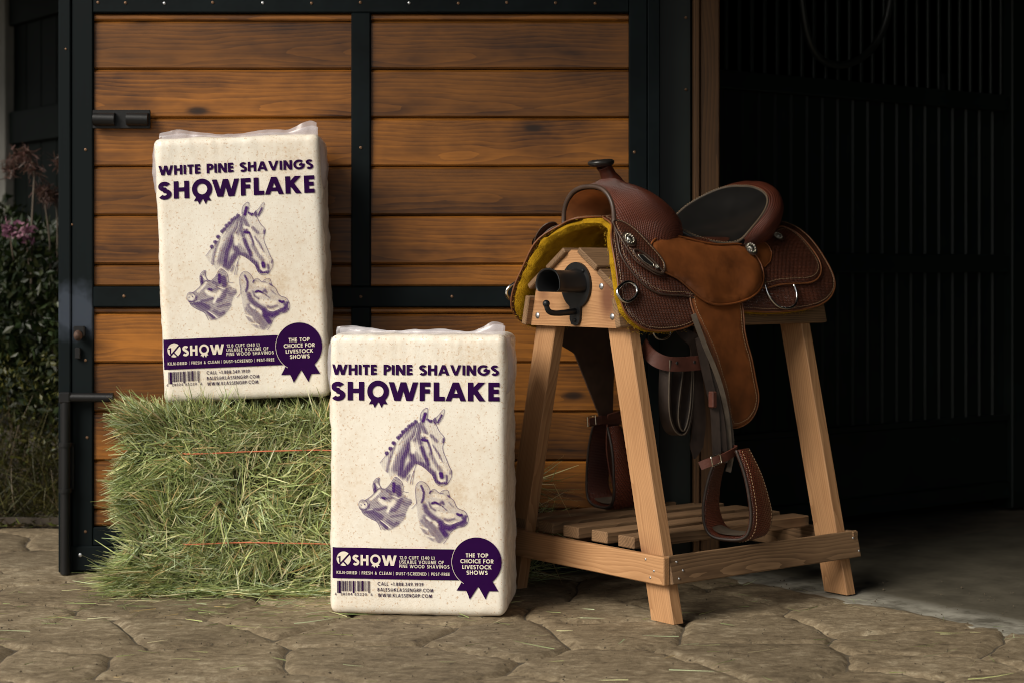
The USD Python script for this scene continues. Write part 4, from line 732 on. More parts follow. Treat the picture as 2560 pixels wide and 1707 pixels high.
    fy = 0.030 + 0.012 * nz(22, 1.0)
    sheet('film_flap', [np.c_[xs, fy + 0.004, np.full(70, Hgt - 0.010)], np.c_[xs, fy - 0.006, Hgt + rise * 0.25 - 0.001], np.c_[xs, fy + 0.010 * nz(40, 2.0), Hgt + rise * 0.6], np.c_[xs, fy + 0.006 + 0.02 * nz(30, 5.0), Hgt + rise]])
    sheet('film_flap', [np.c_[xs, fy + 0.05, np.full(70, Hgt - 0.006)], np.c_[xs, fy + 0.045, Hgt + rise * 0.4], np.c_[xs, fy + 0.052 + 0.02 * nz(33, 8.0), Hgt + rise * 0.75]])
    zs = np.linspace(Hgt - 0.150, Hgt - 0.008, 30); bul = 0.011 * np.sin(np.linspace(0, np.pi, 30)) ** 0.7 + 0.006 * (meshkit.fbm(np.c_[zs * 40, np.zeros(30), np.full(30, seed)], 3) - 0.4)
    sheet('film_fold', [np.c_[0.004 - 0.0 * bul, np.full(30, 0.012), zs], np.c_[-bul * 0.8, 0.024 + 0 * bul, zs], np.c_[-bul, 0.05 + 0 * bul, zs], np.c_[0.0 * bul, 0.09 + 0 * bul, zs]])
    sheet('film_fold', [np.c_[BW - 0.003 + 0.0 * bul, np.full(30, 0.015), zs], np.c_[BW + bul * 0.9, 0.035 + 0 * bul, zs], np.c_[BW + bul * 1.3, 0.08 + 0 * bul, zs], np.c_[BW + 0.0 * bul, 0.13 + 0 * bul, zs]])
    # smudged marks down the side of the bag
    sd = []
    for k in range(34):
        z0 = 0.10 + k * 0.0145
        if k % 9 == 7: continue
        sd.append(box(BW + 0.004, BW + 0.0062, depth * 0.47, depth * 0.47 + rng.uniform(0.012, 0.02), z0, z0 + rng.uniform(0.006, 0.011)))
    return t
make_bale('shavings_bale', 'printed shavings bale standing on the paving, right of the hay bale', (-0.463, 4.465, 0.002), math.radians(-5.6), 0, 0.275, 1)
make_bale('shavings_bale', 'printed shavings bale leaning on top of the hay bale', (-0.945, 4.772, 0.513), math.radians(2.2), math.radians(-2.2), 0.27, 5,
          warp=[[0.9943, 0.0155, -0.0047], [-0.0003, 1.0412, -0.0049], [-0.0142, 0.0317, 1.0]])
# ------------------------------------------------------------------ saddle rack.  a: front to back, b: towards the right side, z: up
RO = (0.163, 4.598, 0.0)
rack = thing('saddle_rack', 'pale wooden saddle rack with splayed legs and slatted shelf', 'saddle rack', RO, BA)
Lc = lambda p: np.asarray(p, float) * [1, -1, 1]
def loc(mesh): mesh = mesh.copy(); mesh.vertices = Lc(mesh.vertices); mesh.faces = mesh.faces[:, ::-1]; return mesh
def board(name, p0, p1, wdir, w, th, mat, cut=None, parent=rack, c=0.0025, label=None):
    """a sawn board from p0 to p1 (axis), wdir its wide direction; its own x runs along it. cut: keep z >= cut"""
    p0, p1, wd = Lc(p0), Lc(p1), Lc(wdir); L_ = np.linalg.norm(p1 - p0); x = (p1 - p0) / L_; wd = wd - x * (wd @ x); wd /= np.linalg.norm(wd); n = np.cross(x, wd)
    M = np.eye(4); M[:3, 0], M[:3, 1], M[:3, 2], M[:3, 3] = x, wd, n, (p0 + p1) / 2
    m = box(-L_ / 2, L_ / 2, -w / 2, w / 2, -th / 2, th / 2, c)
    if cut is not None:
        for zc, sgn in cut:
            nl = M[:3, :3].T @ np.array([0, 0, sgn]); ol = M[:3, :3].T @ (np.array([0, 0, zc]) - M[:3, 3]); m = trimesh.intersections.slice_mesh_plane(m, nl, ol, cap=True, engine='earcut')
    return obj(name, m, mat, parent, M=M, label=label)
ZB, ZS, ZP, WB, WS = 0.726, 0.829, 0.926, 0.182, 0.158
# end boards
for a0, nm in ((0.0, 'pale front board'), (0.700, None)):
    pr = Polygon([(-WB, ZB), (WB, ZB), (WS, ZS), (0.013, ZP), (-0.013, ZP), (-WS, ZS)]).buffer(-0.002).buffer(0.002)
    m = trimesh.creation.extrude_polygon(pr, 0.022, engine='earcut'); v = m.vertices
    m.vertices = np.c_[-v[:, 0], v[:, 1] - 0.83, v[:, 2]]     # local: x along the width
    M = np.eye(4); M[:3, 0], M[:3, 1], M[:3, 2], M[:3, 3] = (0, 1, 0), (0, 0, 1), (1, 0, 0), (a0, 0, 0.83)
    eb = obj('end_board', m, 'raw_fir', rack, M=M)
# slats over the top
u1 = np.array([WS - 0.013, ZS - ZP]); u1 /= np.linalg.norm(u1); n1 = np.array([-u1[1], u1[0]])
u2 = np.array([WB - WS, ZB - ZS]); u2 /= np.linalg.norm(u2); n2 = np.array([-u2[1], u2[0]])
for sg in (1, -1):
    for k, (o, u, n_, s0, s1, th) in enumerate((((0.013, ZP), u1, n1, 0.012, 0.100, 0.016), ((0.013, ZP), u1, n1, 0.112, 0.188, 0.016), ((WS, ZS), u2, n2, 0.028, 0.106, 0.018))):
        c = np.array(o) + u * (s0 + s1) / 2 + n_ * (th / 2 + 0.0005)
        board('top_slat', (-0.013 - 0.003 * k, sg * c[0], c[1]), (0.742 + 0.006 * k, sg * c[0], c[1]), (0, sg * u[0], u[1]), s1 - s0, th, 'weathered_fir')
# legs
lean = (0.310 - 0.146) / ZB
for a0 in (0.0405, 0.680):
    for sg in (1, -1):
        top = 0.13 if sg > 0 else 0.13
        board('leg', (a0, sg * (0.310 + lean * 0.05), -0.05), (a0, sg * (0.146 - lean * 0.06), ZB + 0.06), (0, 1, sg * lean * 1.0), 0.080, 0.036, 'raw_fir', cut=[(0.001, 1), (0.78, -1)])
# lower frame
bt, bb = 0.352 - lean * 0.168, 0.352 - lean * 0.098
bz = lambda z: 0.310 + 0.041 - lean * z
for a0 in (0.0105, 0.710):
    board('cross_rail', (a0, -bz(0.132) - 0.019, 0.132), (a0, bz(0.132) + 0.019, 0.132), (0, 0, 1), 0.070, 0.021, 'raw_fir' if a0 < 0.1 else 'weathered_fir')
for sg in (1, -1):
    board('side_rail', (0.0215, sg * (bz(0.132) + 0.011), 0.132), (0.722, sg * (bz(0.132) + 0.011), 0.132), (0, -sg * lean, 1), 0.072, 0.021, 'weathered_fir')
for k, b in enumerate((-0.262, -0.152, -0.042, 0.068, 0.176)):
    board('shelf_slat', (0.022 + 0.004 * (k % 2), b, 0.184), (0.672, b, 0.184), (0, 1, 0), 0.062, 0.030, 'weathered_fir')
def bolt(a, b, z, r=0.0085):
    s = trimesh.creation.icosphere(2, r); s.apply_scale([0.5, 1, 1]); s.apply_translation(Lc((a, b, z))); obj('bolt', s, 'zinc', rack, smooth=True)
for b, z in ((-0.152, 0.752), (0.150, 0.755), (0.108, 0.832), (-0.108, 0.832)): bolt(-0.0005, b, z)
for b, z in ((0.275, 0.155), (0.305, 0.130), (0.292, 0.112), (-0.28, 0.15), (-0.30, 0.115)): bolt(-0.0005, b, z, 0.0032)
for a, z in ((0.045, 0.152), (0.062, 0.13), (0.045, 0.112), (0.70, 0.15), (0.715, 0.115)):
    s = trimesh.creation.icosphere(1, 0.0032); s.apply_translation(Lc((a, bz(z) + 0.0215, z))); obj('bolt', s, 'zinc', rack)
# black bridle bracket with hook, on the front board
br = obj('bridle_bracket', loc(cat_mesh([trimesh.creation.extrude_polygon(Polygon(smooth_line([(0.013 + 0.058 * math.cos(k), 0.834 + 0.060 * math.sin(k)) for k in np.arange(0.0, 6.28, 0.3)], 60, True)).union(Polygon([(-0.012, 0.80), (-0.010, 0.745), (-0.004, 0.733), (0.010, 0.729), (0.024, 0.733), (0.030, 0.745), (0.034, 0.80)])).buffer(0.004).buffer(-0.004), 0.007, engine='earcut').apply_transform(np.array([[0, 0, -1, -0.001], [1, 0, 0, 0], [0, 1, 0, 0], [0, 0, 0, 1]], float))])), 'black_iron', rack, smooth=35)
prof = [(-1.0, 0.0), (-0.96, 0.42), (-0.72, 0.80), (-0.3, 0.99), (0.3, 0.99), (0.72, 0.80), (0.96, 0.42), (1.0, 0.0), (0.86, -0.18), (0.4, -0.24), (-0.4, -0.24), (-0.86, -0.18)]
prof = smooth_line(prof, 36, True)
def ring_at(a, b, z, wd, ht): return np.c_[np.full(36, a), b + prof[:, 0] * wd, z + prof[:, 1] * ht]
rows_ = [ring_at(-0.008, 0.012, 0.826, 0.047, 0.050), ring_at(-0.030, 0.011, 0.826, 0.042, 0.046), ring_at(-0.070, 0.009, 0.827, 0.042, 0.045), ring_at(-0.088, 0.008, 0.828, 0.045, 0.046), ring_at(-0.096, 0.008, 0.829, 0.050, 0.049), ring_at(-0.098, 0.008, 0.829, 0.048, 0.0465), ring_at(-0.094, 0.008, 0.829, 0.043, 0.043), ring_at(-0.070, 0.009, 0.827, 0.039, 0.042), ring_at(-0.012, 0.011, 0.826, 0.039, 0.042)]
obj('cup', loc(trimesh.Trimesh(np.array(rows_).reshape(-1, 3), grid_faces(len(rows_), 36, True), process=False)), 'black_iron', br, smooth=True)
hk = smooth_line([(-0.006, 0.011, 0.766), (-0.040, 0.010, 0.763), (-0.072, 0.008, 0.762), (-0.092, 0.006, 0.768), (-0.099, 0.005, 0.785)], 24)
obj('hook', loc(tube(hk, np.linspace(0.0085, 0.007, 24), 10)), 'black_iron', br, smooth=True)
kb = trimesh.creation.icosphere(2, 0.0095); kb.apply_translation([-0.099, 0.005, 0.787]); obj('hook_tip', loc(kb), 'black_iron', br, smooth=True)
for b, z in ((0.012, 0.743), (0.045, 0.872), (-0.018, 0.872)):
    s = trimesh.creation.icosphere(1, 0.005); s.apply_translation(Lc((-0.0085, b, z))); obj('screw', s, 'black_iron', br)

# ------------------------------------------------------------------ western saddle
sad = thing('saddle', 'brown western saddle with black seat and yellow fleece lining', 'saddle', RO, BA)
PRO = np.array([(0, 1.003), (.05, 1.0), (.1, .982), (.143, .943), (.172, .89), (.195, .84), (.212, .79), (.224, .74), (.232, .69), (.238, .64)])
_s = np.r_[0, np.cumsum(np.linalg.norm(np.diff(PRO, axis=0), axis=1))]; PCS = CubicSpline(_s, PRO)
def drape(a, s, h):
    a, s, h = np.broadcast_arrays(np.asarray(a, float), np.asarray(s, float), np.asarray(h, float)); dip = 0.075 * np.interp(a, [0.20, 0.29, 0.58, 0.66], [0, 1, 1, 0]) * np.exp(-(np.abs(s) / 0.115) ** 4); q = PCS(np.abs(s)) - np.stack([0 * dip, dip], -1); dq = PCS(np.abs(s), 1); n = np.stack([-dq[..., 1], dq[..., 0]], -1); n /= np.linalg.norm(n, axis=-1, keepdims=True); q = q + n * h[..., None]
    return np.stack([a, np.sign(np.where(s == 0, 1, s)) * q[..., 0], q[..., 1]], -1)
def rounded(outline, r=0.012):
    p = Polygon(outline).buffer(0)
    return p.buffer(-r, 12).buffer(2 * r, 12).buffer(-r, 12)
def panel(name, outline, h, th, mat, mirror=False, edge='leather_dark_edge', er=None, step=0.011, st=None, parent=sad, r=0.012, surf=drape, bulge=None, label=None, lineup=None):
    poly = rounded(smooth_line(outline, 140, True) if len(outline) > 9 else outline, r)
    if poly.geom_type != 'Polygon': poly = max(poly.geoms, key=lambda q: q.area)
    P, F = fill(poly, step); d = np.array([poly.exterior.distance(Point(*q)) for q in P]); e = 0.012
    hh = h + th * np.sqrt(np.clip(1 - (1 - np.clip(d / e, 0, 1)) ** 2, 0, 1))
    if bulge is not None: hh = hh + bulge(P[:, 0], P[:, 1]) * np.clip(d / 0.03, 0, 1)
    sg = -1 if mirror else 1
    top, bot = surf(P[:, 0], sg * P[:, 1], hh), surf(P[:, 0], sg * P[:, 1], np.full(len(P), h - 0.0005))
    F2 = F if mirror else F[:, ::-1]
    m = trimesh.Trimesh(np.vstack([Lc(top), Lc(bot)]), np.vstack([F2, F2[:, ::-1] + len(P)]), process=False)
    o = obj(name, m, mat, parent, smooth=True, uv=np.vstack([P, P]), label=label)
    rim = poly.exterior; n = max(30, int(rim.length / 0.008)); q = np.array([rim.interpolate(k * rim.length / n).coords[0] for k in range(n)])
    obj('edge_binding', tube(Lc(surf(q[:, 0], sg * q[:, 1], np.full(n, h + th * 0.45))), er or th * 0.42, 6, True), edge, o, smooth=True)
    if st:
        ins = poly.buffer(-st); ins = ins if ins.geom_type == 'Polygon' else max(ins.geoms, key=lambda q: q.area)
        n = int(ins.exterior.length / 0.0075); S_ = []
        for k in range(n):
            w = np.array([ins.exterior.interpolate(k * 0.0075 + t_).coords[0] for t_ in (0.0, 0.0046)])
            S_.append(tube(Lc(surf(w[:, 0], sg * w[:, 1], np.full(2, h + th + 0.0006))), 0.0007, 4))
        obj('stitching', cat_mesh(S_), 'stitch', o, kind='stuff')
    return o
SK = [(0.045, 0.065), (0.037, 0.10), (0.000, 0.150), (-0.020, 0.222), (-0.030, 0.271), (-0.036, 0.314), (-0.028, 0.353), (-0.003, 0.379), (0.033, 0.398), (0.089, 0.404), (0.140, 0.402), (0.199, 0.389), (0.262, 0.366), (0.393, 0.357), (0.474, 0.362), (0.563, 0.361), (0.646, 0.354), (0.718, 0.337), (0.757, 0.312), (0.776, 0.283), (0.777, 0.241), (0.764, 0.194), (0.748, 0.145), (0.735, 0.095), (0.715, 0.045), (0.70, 0.02), (0.10, 0.02)]
# fleece lining: one pad over both sides, thicker than the leather
half = rounded(SK, 0.02).buffer(0.003)
fp = unary_union([half, affinity.scale(half, 1, -1, origin=(0, 0)), sbox(0.055, -0.07, 0.70, 0.07)]).buffer(0.01).buffer(-0.01)
P, F = fill(fp, 0.012); d = np.array([fp.exterior.distance(Point(*q)) for q in P]); rnd = np.sqrt(np.clip(1 - (1 - np.clip(d / 0.012, 0, 1)) ** 2, 0, 1))
fz = meshkit.fbm(np.c_[P * 60, np.zeros(len(P))], 3) - 0.5; fold = meshkit.fbm(np.c_[P * [30, 12], np.ones(len(P))], 2) - 0.5
up, dn = drape(P[:, 0], P[:, 1], -0.006 + 0.013 * rnd), drape(P[:, 0], P[:, 1], -0.006 - 0.010 * rnd - 0.007 * (fz + fold) * rnd)
n0 = len(P); fl_ = trimesh.Trimesh(np.vstack([Lc(up), Lc(dn)]), np.vstack([F, F[:, ::-1] + n0]), process=False); fl_.merge_vertices()
flo = obj('fleece_lining', fl_, 'fleece', sad, smooth=True)
nf = 2400; ex = fp.exterior; kk = rng.random(nf) * ex.length; q = np.array([ex.interpolate(k).coords[0] for k in kk]); q = q + rng.normal(0, 0.004, q.shape)
qa, qs = np.where(rng.random(nf) < 0.35, rng.uniform(-0.01, 0.25, nf), q[:, 0]), np.where(rng.random(nf) < 0.5, q[:, 1], q[:, 1]); inn = rng.random(nf) < 0.0; qs = np.where(inn, rng.uniform(-0.38, 0.38, nf), qs); qa = np.where(inn, np.abs(rng.normal(0, 0.06, nf)) + np.interp(np.abs(qs), [0, .1, .22, .35, .4], [.06, .04, -.015, -.025, .03]), qa)
root = Lc(drape(qa, np.clip(qs, -0.41, 0.41), np.where(inn, -0.017, rng.uniform(-0.014, 0.004, nf)))); cen = np.array([0.3, 0, 0.83]); d_in = np.where(inn[:, None], cen - root, np.array([-1.0, 0, 0])) ; d_in = d_in / np.linalg.norm(d_in, axis=1, keepdims=True) + rng.normal(0, 0.8, (nf, 3))
m, c = blades(root, d_in, rng.uniform(0.003, 0.006, nf), rng.uniform(0.0006, 0.0011, nf), np.array([(0.50, 0.30, 0.014)]) * rng.uniform(0.7, 1.25, (nf, 1)), seg=2, bend=0.4)
obj('fleece_fibres', m, 'blade', flo, tint=c, kind='stuff')
for mir in (False, True): panel('skirt', SK, 0.0085, 0.006, 'leather_weave', mir, edge='leather_rim', st=0.008)
RJ = [(0.495, 0.150), (0.564, 0.120), (0.640, 0.105), (0.675, 0.112), (0.700, 0.140), (0.714, 0.17), (0.732, 0.212), (0.728, 0.247), (0.703, 0.273), (0.666, 0.285), (0.604, 0.288), (0.527, 0.293), (0.470, 0.297), (0.430, 0.25), (0.44, 0.17)]
for mir in (False, True): panel('rear_jockey', RJ, 0.0165, 0.006, 'leather_weave', mir, edge='leather_rim', st=0.014)
panel('rear_tab', [(0.455, 0.185), (0.50, 0.172), (0.545, 0.170), (0.548, 0.20), (0.530, 0.225), (0.500, 0.243), (0.46, 0.24)], 0.0232, 0.003, 'leather_tan', edge='leather_tan')
LJ = [(0.15, 0.16), (0.128, 0.240), (0.163, 0.258), (0.200, 0.278), (0.250, 0.310), (0.262, 0.342), (0.235, 0.332), (0.166, 0.316), (0.091, 0.310), (0.043, 0.283), (0.014, 0.244), (0.000, 0.200), (0.012, 0.155), (0.03, 0.120), (0.10, 0.11)]
for mir in (False, True): panel('lower_jockey', LJ, 0.016, 0.006, 'leather_weave', mir, st=0.008)
SJ = [(0.10, 0.190), (0.135, 0.166), (0.175, 0.158), (0.221, 0.160), (0.272, 0.170), (0.344, 0.180), (0.413, 0.178), (0.445, 0.182), (0.468, 0.20), (0.484, 0.236), (0.476, 0.275), (0.447, 0.308), (0.396, 0.331), (0.326, 0.343), (0.279, 0.344), (0.244, 0.336), (0.198, 0.306), (0.156, 0.274), (0.115, 0.254), (0.098, 0.22)]
wav = lambda a, s: 0.006 * np.sin(a * 22 + s * 9) * np.clip((s - 0.2) / 0.1, 0, 1) + 0.012 * np.exp(-((a - 0.43) / 0.05) ** 2 - ((s - 0.28) / 0.05) ** 2)
for mir in (False, True): panel('seat_jockey', SJ, 0.026, 0.007, 'leather_tan', mir, edge='leather_tan', st=None, bulge=wav)
FJ = [(0.021, 0.118), (0.053, 0.122), (0.085, 0.165), (0.125, 0.230), (0.122, 0.252), (0.100, 0.268), (0.062, 0.252), (0.031, 0.229), (0.012, 0.185), (0.006, 0.150)]
for mir in (False, True): panel('front_jockey', FJ, 0.030, 0.005, 'leather_weave', mir, edge='leather_dark_edge', st=0.006)
def frame_at(a, s, h):
    p = drape(a, s, h); e = 1e-3; ta = np.array([1.0, 0, 0]); ts = drape(a, s + e, h) - p; ts /= np.linalg.norm(ts); n = np.cross(ta, ts); n *= np.sign(n[1] * np.sign(s) + 1e-9) if abs(n[1]) > 0.2 else np.sign(n[2])
    return p, ta, ts, n
def concho(a, s, h, r):
    p, ta, ts, n = frame_at(a, s, h); L_ = []
    pr = np.array([(0.0, 0.36), (0.22, 0.34), (0.42, 0.24), (0.52, 0.10), (0.60, 0.16), (0.80, 0.14), (1.0, 0.02), (1.0, -0.1), (0, -0.1)]) * r
    k = 28; g_ = np.arange(k) * 2 * np.pi / k; L_.append(trimesh.Trimesh(np.array([[(x * math.cos(t) * (1 + 0.05 * math.cos(14 * t) * (x > 0.9 * r)), x * math.sin(t) * (1 + 0.05 * math.cos(14 * t) * (x > 0.9 * r)), z) for t in g_] for x, z in pr]).reshape(-1, 3), grid_faces(len(pr), k, True), process=False))
    for j in range(12):
        b = trimesh.creation.icosphere(1, 0.12 * r); b.apply_translation([0.8 * r * math.cos(j * np.pi / 6), 0.8 * r * math.sin(j * np.pi / 6), 0.15 * r]); L_.append(b)
    m = cat_mesh(L_); m.vertices = Lc(p + m.vertices[:, :1] * ta + m.vertices[:, 1:2] * ts + m.vertices[:, 2:] * n)
    back = trimesh.Trimesh(Lc(np.array([p + n * -0.001] + [p + r * 1.35 * (math.cos(t) * ta + math.sin(t) * ts) - n * 0.001 for t in g_])), np.array([(0, 1 + i, 1 + (i + 1) % k) for i in range(k)]), process=False)
    o = obj('concho', m, 'silver', sad, smooth=30); obj('rosette_leather', back, 'leather_dark_edge', o)
concho(0.028, 0.174, 0.039, 0.0165); concho(0.457, 0.194, 0.040, 0.0165); concho(0.600, 0.150, 0.030, 0.0135); concho(0.028, -0.174, 0.039, 0.0165)
def ring_on(pts, h, r, mat, closed=True):
    q = smooth_line(pts, 40, closed); return obj('ring', tube(Lc(drape(q[:, 0], q[:, 1], np.full(len(q), h))), r, 8, closed), mat, sad, smooth=True)
ring_on([(0.006, 0.283), (0.019, 0.303), (-0.005, 0.326), (-0.034, 0.329), (-0.049, 0.309), (-0.030, 0.288)], 0.020, 0.0044, 'chrome')
ring_on([(0.006, -0.283), (0.019, -0.303), (-0.005, -0.326), (-0.034, -0.329), (-0.049, -0.309), (-0.030, -0.288)], 0.020, 0.0044, 'chrome')
ring_on([(0.484, 0.290), (0.485, 0.315), (0.505, 0.343), (0.546, 0.355), (0.585, 0.343), (0.598, 0.315), (0.594, 0.292)], 0.022, 0.0036, 'chrome', False)
ring_on([(0.030, 0.203), (0.055, 0.205), (0.100, 0.250), (0.108, 0.264), (0.088, 0.262), (0.045, 0.232)], 0.037, 0.0028, 'leather_dark_edge')
panel('slot_pad', [(0.040, 0.212), (0.058, 0.213), (0.088, 0.243), (0.078, 0.248), (0.052, 0.232)], 0.035, 0.002, 'horn_black', edge='silver', er=0.0016, r=0.004, step=0.006)
concho(0.089, 0.249, 0.040, 0.006)
# swell with gullet, horn
st_ = np.array([  # a, half width, top, base, crown bump
    (0.048, 0.104, 1.094, 1.004), (0.062, 0.122, 1.099, 0.995), (0.085, 0.142, 1.103, 0.978), (0.115, 0.162, 1.107, 0.955), (0.150, 0.176, 1.104, 0.930), (0.185, 0.179, 1.094, 0.914), (0.215, 0.174, 1.080, 0.912), (0.245, 0.160, 1.062, 0.916), (0.272, 0.138, 1.040, 0.926), (0.295, 0.108, 1.016, 0.940), (0.310, 0.070, 0.995, 0.955)])
aa = np.linspace(0.048, 0.310, 44); ST = CubicSpline(st_[:, 0], st_[:, 1:])(aa); th = np.linspace(0, np.pi, 61)
def arch(a, wd, tp, bs, e=0.80):
    b = wd * np.sign(np.cos(th)) * np.abs(np.cos(th)) ** e; z = bs + (tp - bs) * np.sin(th) ** 0.78
    tuck = 1 - 0.02 * np.clip(1 - (z - bs) / 0.05, 0, 1); z = z + 0.020 * np.exp(-(b / 0.028) ** 2 - ((a - 0.125) / 0.030) ** 2)
    return np.c_[np.full(61, a) + 0.03 * np.clip((z - 1.0) / 0.1, -1, 0), b * tuck, z]
G = np.array([arch(a, *r) for a, r in zip(aa, ST)]); m = trimesh.Trimesh(Lc(G.reshape(-1, 3)), grid_faces(44, 61), process=False)
arcl = np.cumsum(np.r_[np.zeros((1, 44)), np.linalg.norm(np.diff(G, axis=1), axis=2).T], 0).T
sw = obj('swell', m, 'leather_swell', sad, smooth=True, uv=np.stack([np.repeat(aa[:, None], 61, 1), arcl], -1).reshape(-1, 2))
rimp = arch(0.048, 0.103, 1.093, 0.990); obj('edge_binding', tube(Lc(rimp), 0.0062, 8), 'leather_dark_edge', sw, smooth=True)
gl = np.array([arch(a, w_, t_, 0.985) - [0, 0, 0.004] for a, w_, t_ in ((0.050, 0.099, 1.089), (0.08, 0.094, 1.083), (0.13, 0.088, 1.074), (0.19, 0.080, 1.062), (0.235, 0.070, 1.045))]); gl[:, :, 2] -= 0.02 * np.exp(-(gl[:, :, 1] / 0.028) ** 2 - ((gl[:, :, 0] - 0.125) / 0.03) ** 2)
obj('gullet_lining', trimesh.Trimesh(Lc(gl.reshape(-1, 3)), grid_faces(5, 61), process=False), 'lining_tan', sw, smooth=True)
bkc = gl[-1]; obj('gullet_back', trimesh.Trimesh(Lc(np.vstack([bkc, [[0.235, 0, 1.0]]])), np.array([(i, i + 1, 61) for i in range(60)]), process=False), 'leather_dark_edge', sw)
hc = smooth_line([(0.130, 0, 1.090), (0.126, 0, 1.108), (0.117, 0, 1.126), (0.108, 0, 1.141), (0.101, 0, 1.151)], 20)
hn = obj('horn', loc(tube(hc, np.interp(np.linspace(0, 1, 20), [0, .2, .5, .8, 1], [.050, .034, .0215, .019, .021]), 24)), 'leather_swell', sad, smooth=True)
cp = np.array([(0.0, 0.0075), (0.020, 0.0080), (0.030, 0.0065), (0.0355, 0.002), (0.0355, -0.003), (0.031, -0.0085), (0.022, -0.012), (0.0, -0.013)]); g_ = np.arange(32) * 2 * np.pi / 32
cm = trimesh.Trimesh(np.array([[(x * math.cos(t), x * math.sin(t), z) for t in g_] for x, z in cp]).reshape(-1, 3), grid_faces(len(cp), 32, True), process=False); cm.apply_transform(trimesh.transformations.rotation_matrix(-0.10, [0, 1, 0])); cm.apply_translation([0.092, 0, 1.158])
obj('horn_cap', loc(cm), 'horn_black', hn, smooth=True)
# seat
E_ = np.array([(0.205, 0.060, 1.010), (0.243, 0.100, 1.000), (0.294, 0.127, 0.970), (0.350, 0.152, 0.950), (0.397, 0.166, 0.945), (0.430, 0.176, 0.951), (0.458, 0.179, 0.972), (0.494, 0.174, 0.998), (0.534, 0.163, 1.026), (0.572, 0.144, 1.056), (0.598, 0.115, 1.080), (0.612, 0.072, 1.099), (0.620, 0.0, 1.110)])
ES = CubicSpline(np.r_[0, np.cumsum(np.linalg.norm(np.diff(E_, axis=0), axis=1))], E_); tt = np.linspace(0, ES.x[-1], 60); EE = ES(tt)
zc = CubicSpline([0.20, 0.26, 0.32, 0.40, 0.48, 0.53, 0.575, 0.605, 0.621], [1.012, 0.998, 0.986, 0.978, 0.984, 1.004, 1.045, 1.090, 1.110])
uu = np.linspace(-1, 1, 33); SG = np.array([[(a, b * u, z + (zc(a) - z) * (1 - u * u) + 0.018 * max(0, -u) * np.clip((a - 0.45) / 0.1, 0, 1) * (b / 0.17)) for u in uu] for a, b, z in EE])
skirt_rows = np.array([[(a, b * 1.005 + 0.002, z - 0.012) for a, b, z in EE[:, :]]])
se = obj('seat', trimesh.Trimesh(Lc(SG.reshape(-1, 3)), grid_faces(60, 33), process=False), 'black_seat', sad, smooth=True)
edge_near, edge_far = SG[:, -1], SG[:, 0]; rim = np.vstack([edge_near, edge_far[::-1][1:]])
obj('edge_binding', tube(Lc(rim), 0.0032, 6), 'strap_edge', se, smooth=True)
def dashes(line, gap, r, off):
    L_ = []; dl = np.r_[0, np.cumsum(np.linalg.norm(np.diff(line, axis=0), axis=1))]
    for k in np.arange(0.004, dl[-1] - gap, gap):
        w = np.array([[np.interp(k + t, dl, line[:, j]) for j in range(3)] for t in (0, gap * 0.5)]) + off; L_.append(tube(Lc(w), r, 4))
    return cat_mesh(L_)
obj('stitching', dashes(rim[8:], 0.008, 0.0008, np.array([0.0, 0, 0.004])), 'stitch', se, kind='stuff')
# side wall under the seat edge, down on to the jockeys
wl = np.array([EE[:34], np.c_[EE[:34, 0], EE[:34, 1] + 0.004, EE[:34, 2] - 0.014], np.c_[EE[:34, 0], EE[:34, 1] - 0.010, EE[:34, 2] - 0.028]])
for sg in (1, -1): obj('seat_wall', trimesh.Trimesh(Lc((wl * [1, sg, 1]).reshape(-1, 3)), grid_faces(3, 34), process=False), 'black_seat', se, smooth=True)
# cantle roll round the back of the seat
OUT = np.array([(0.434, 0.188, 0.944), (0.503, 0.192, 0.957), (0.574, 0.172, 0.982), (0.623, 0.150, 1.015), (0.658, 0.120, 1.045), (0.682, 0.080, 1.073), (0.694, 0.035, 1.092), (0.697, 0.0, 1.096)])
OS = CubicSpline(np.r_[0, np.cumsum(np.linalg.norm(np.diff(OUT, axis=0), axis=1))], OUT); k0 = int(np.argmax(EE[:, 0] > 0.433))
inn_ = EE[k0:]; out_ = OS(np.linspace(0, OS.x[-1], len(inn_))); rows_ = []
nv = np.c_[np.full(len(inn_), 0.35), inn_[:, 1] / 0.18 * 0.8, np.full(len(inn_), 0.6)]; nv /= np.linalg.norm(nv, axis=1, keepdims=True); wdt = np.linalg.norm(out_ - inn_, axis=1, keepdims=True)
for t in np.linspace(0, 1, 9): rows_.append(inn_ * (1 - t) + out_ * t + nv * wdt * 0.34 * math.sin(np.pi * t) ** 0.8)
for t in (0.3, 0.7, 1.0): rows_.append(out_ * (1 - t) + np.c_[out_[:, 0] - 0.03, out_[:, 1] * 0.86, np.maximum(out_[:, 2] - 0.03 - 0.10 * t, 0.93)] * t)
Rn = np.array(rows_); Rf = Rn * [1, -1, 1]; Rf[:, :, 2] += 0.018 * np.clip((Rf[:, :, 0] - 0.45) / 0.1, 0, 1) * np.abs(Rf[:, :, 1]) / 0.17
full = np.concatenate([Rn, Rf[:, ::-1][:, 1:]], 1); dl = np.cumsum(np.r_[0, np.linalg.norm(np.diff(full[4], axis=0), axis=1)])
obj('cantle', trimesh.Trimesh(Lc(full.reshape(-1, 3)), grid_faces(full.shape[0], full.shape[1]), process=False), 'leather_swell', sad, smooth=True, uv=np.stack([np.repeat(dl[None], full.shape[0], 0), np.repeat(np.linspace(0, 0.09, full.shape[0])[:, None], full.shape[1], 1)], -1).reshape(-1, 2))
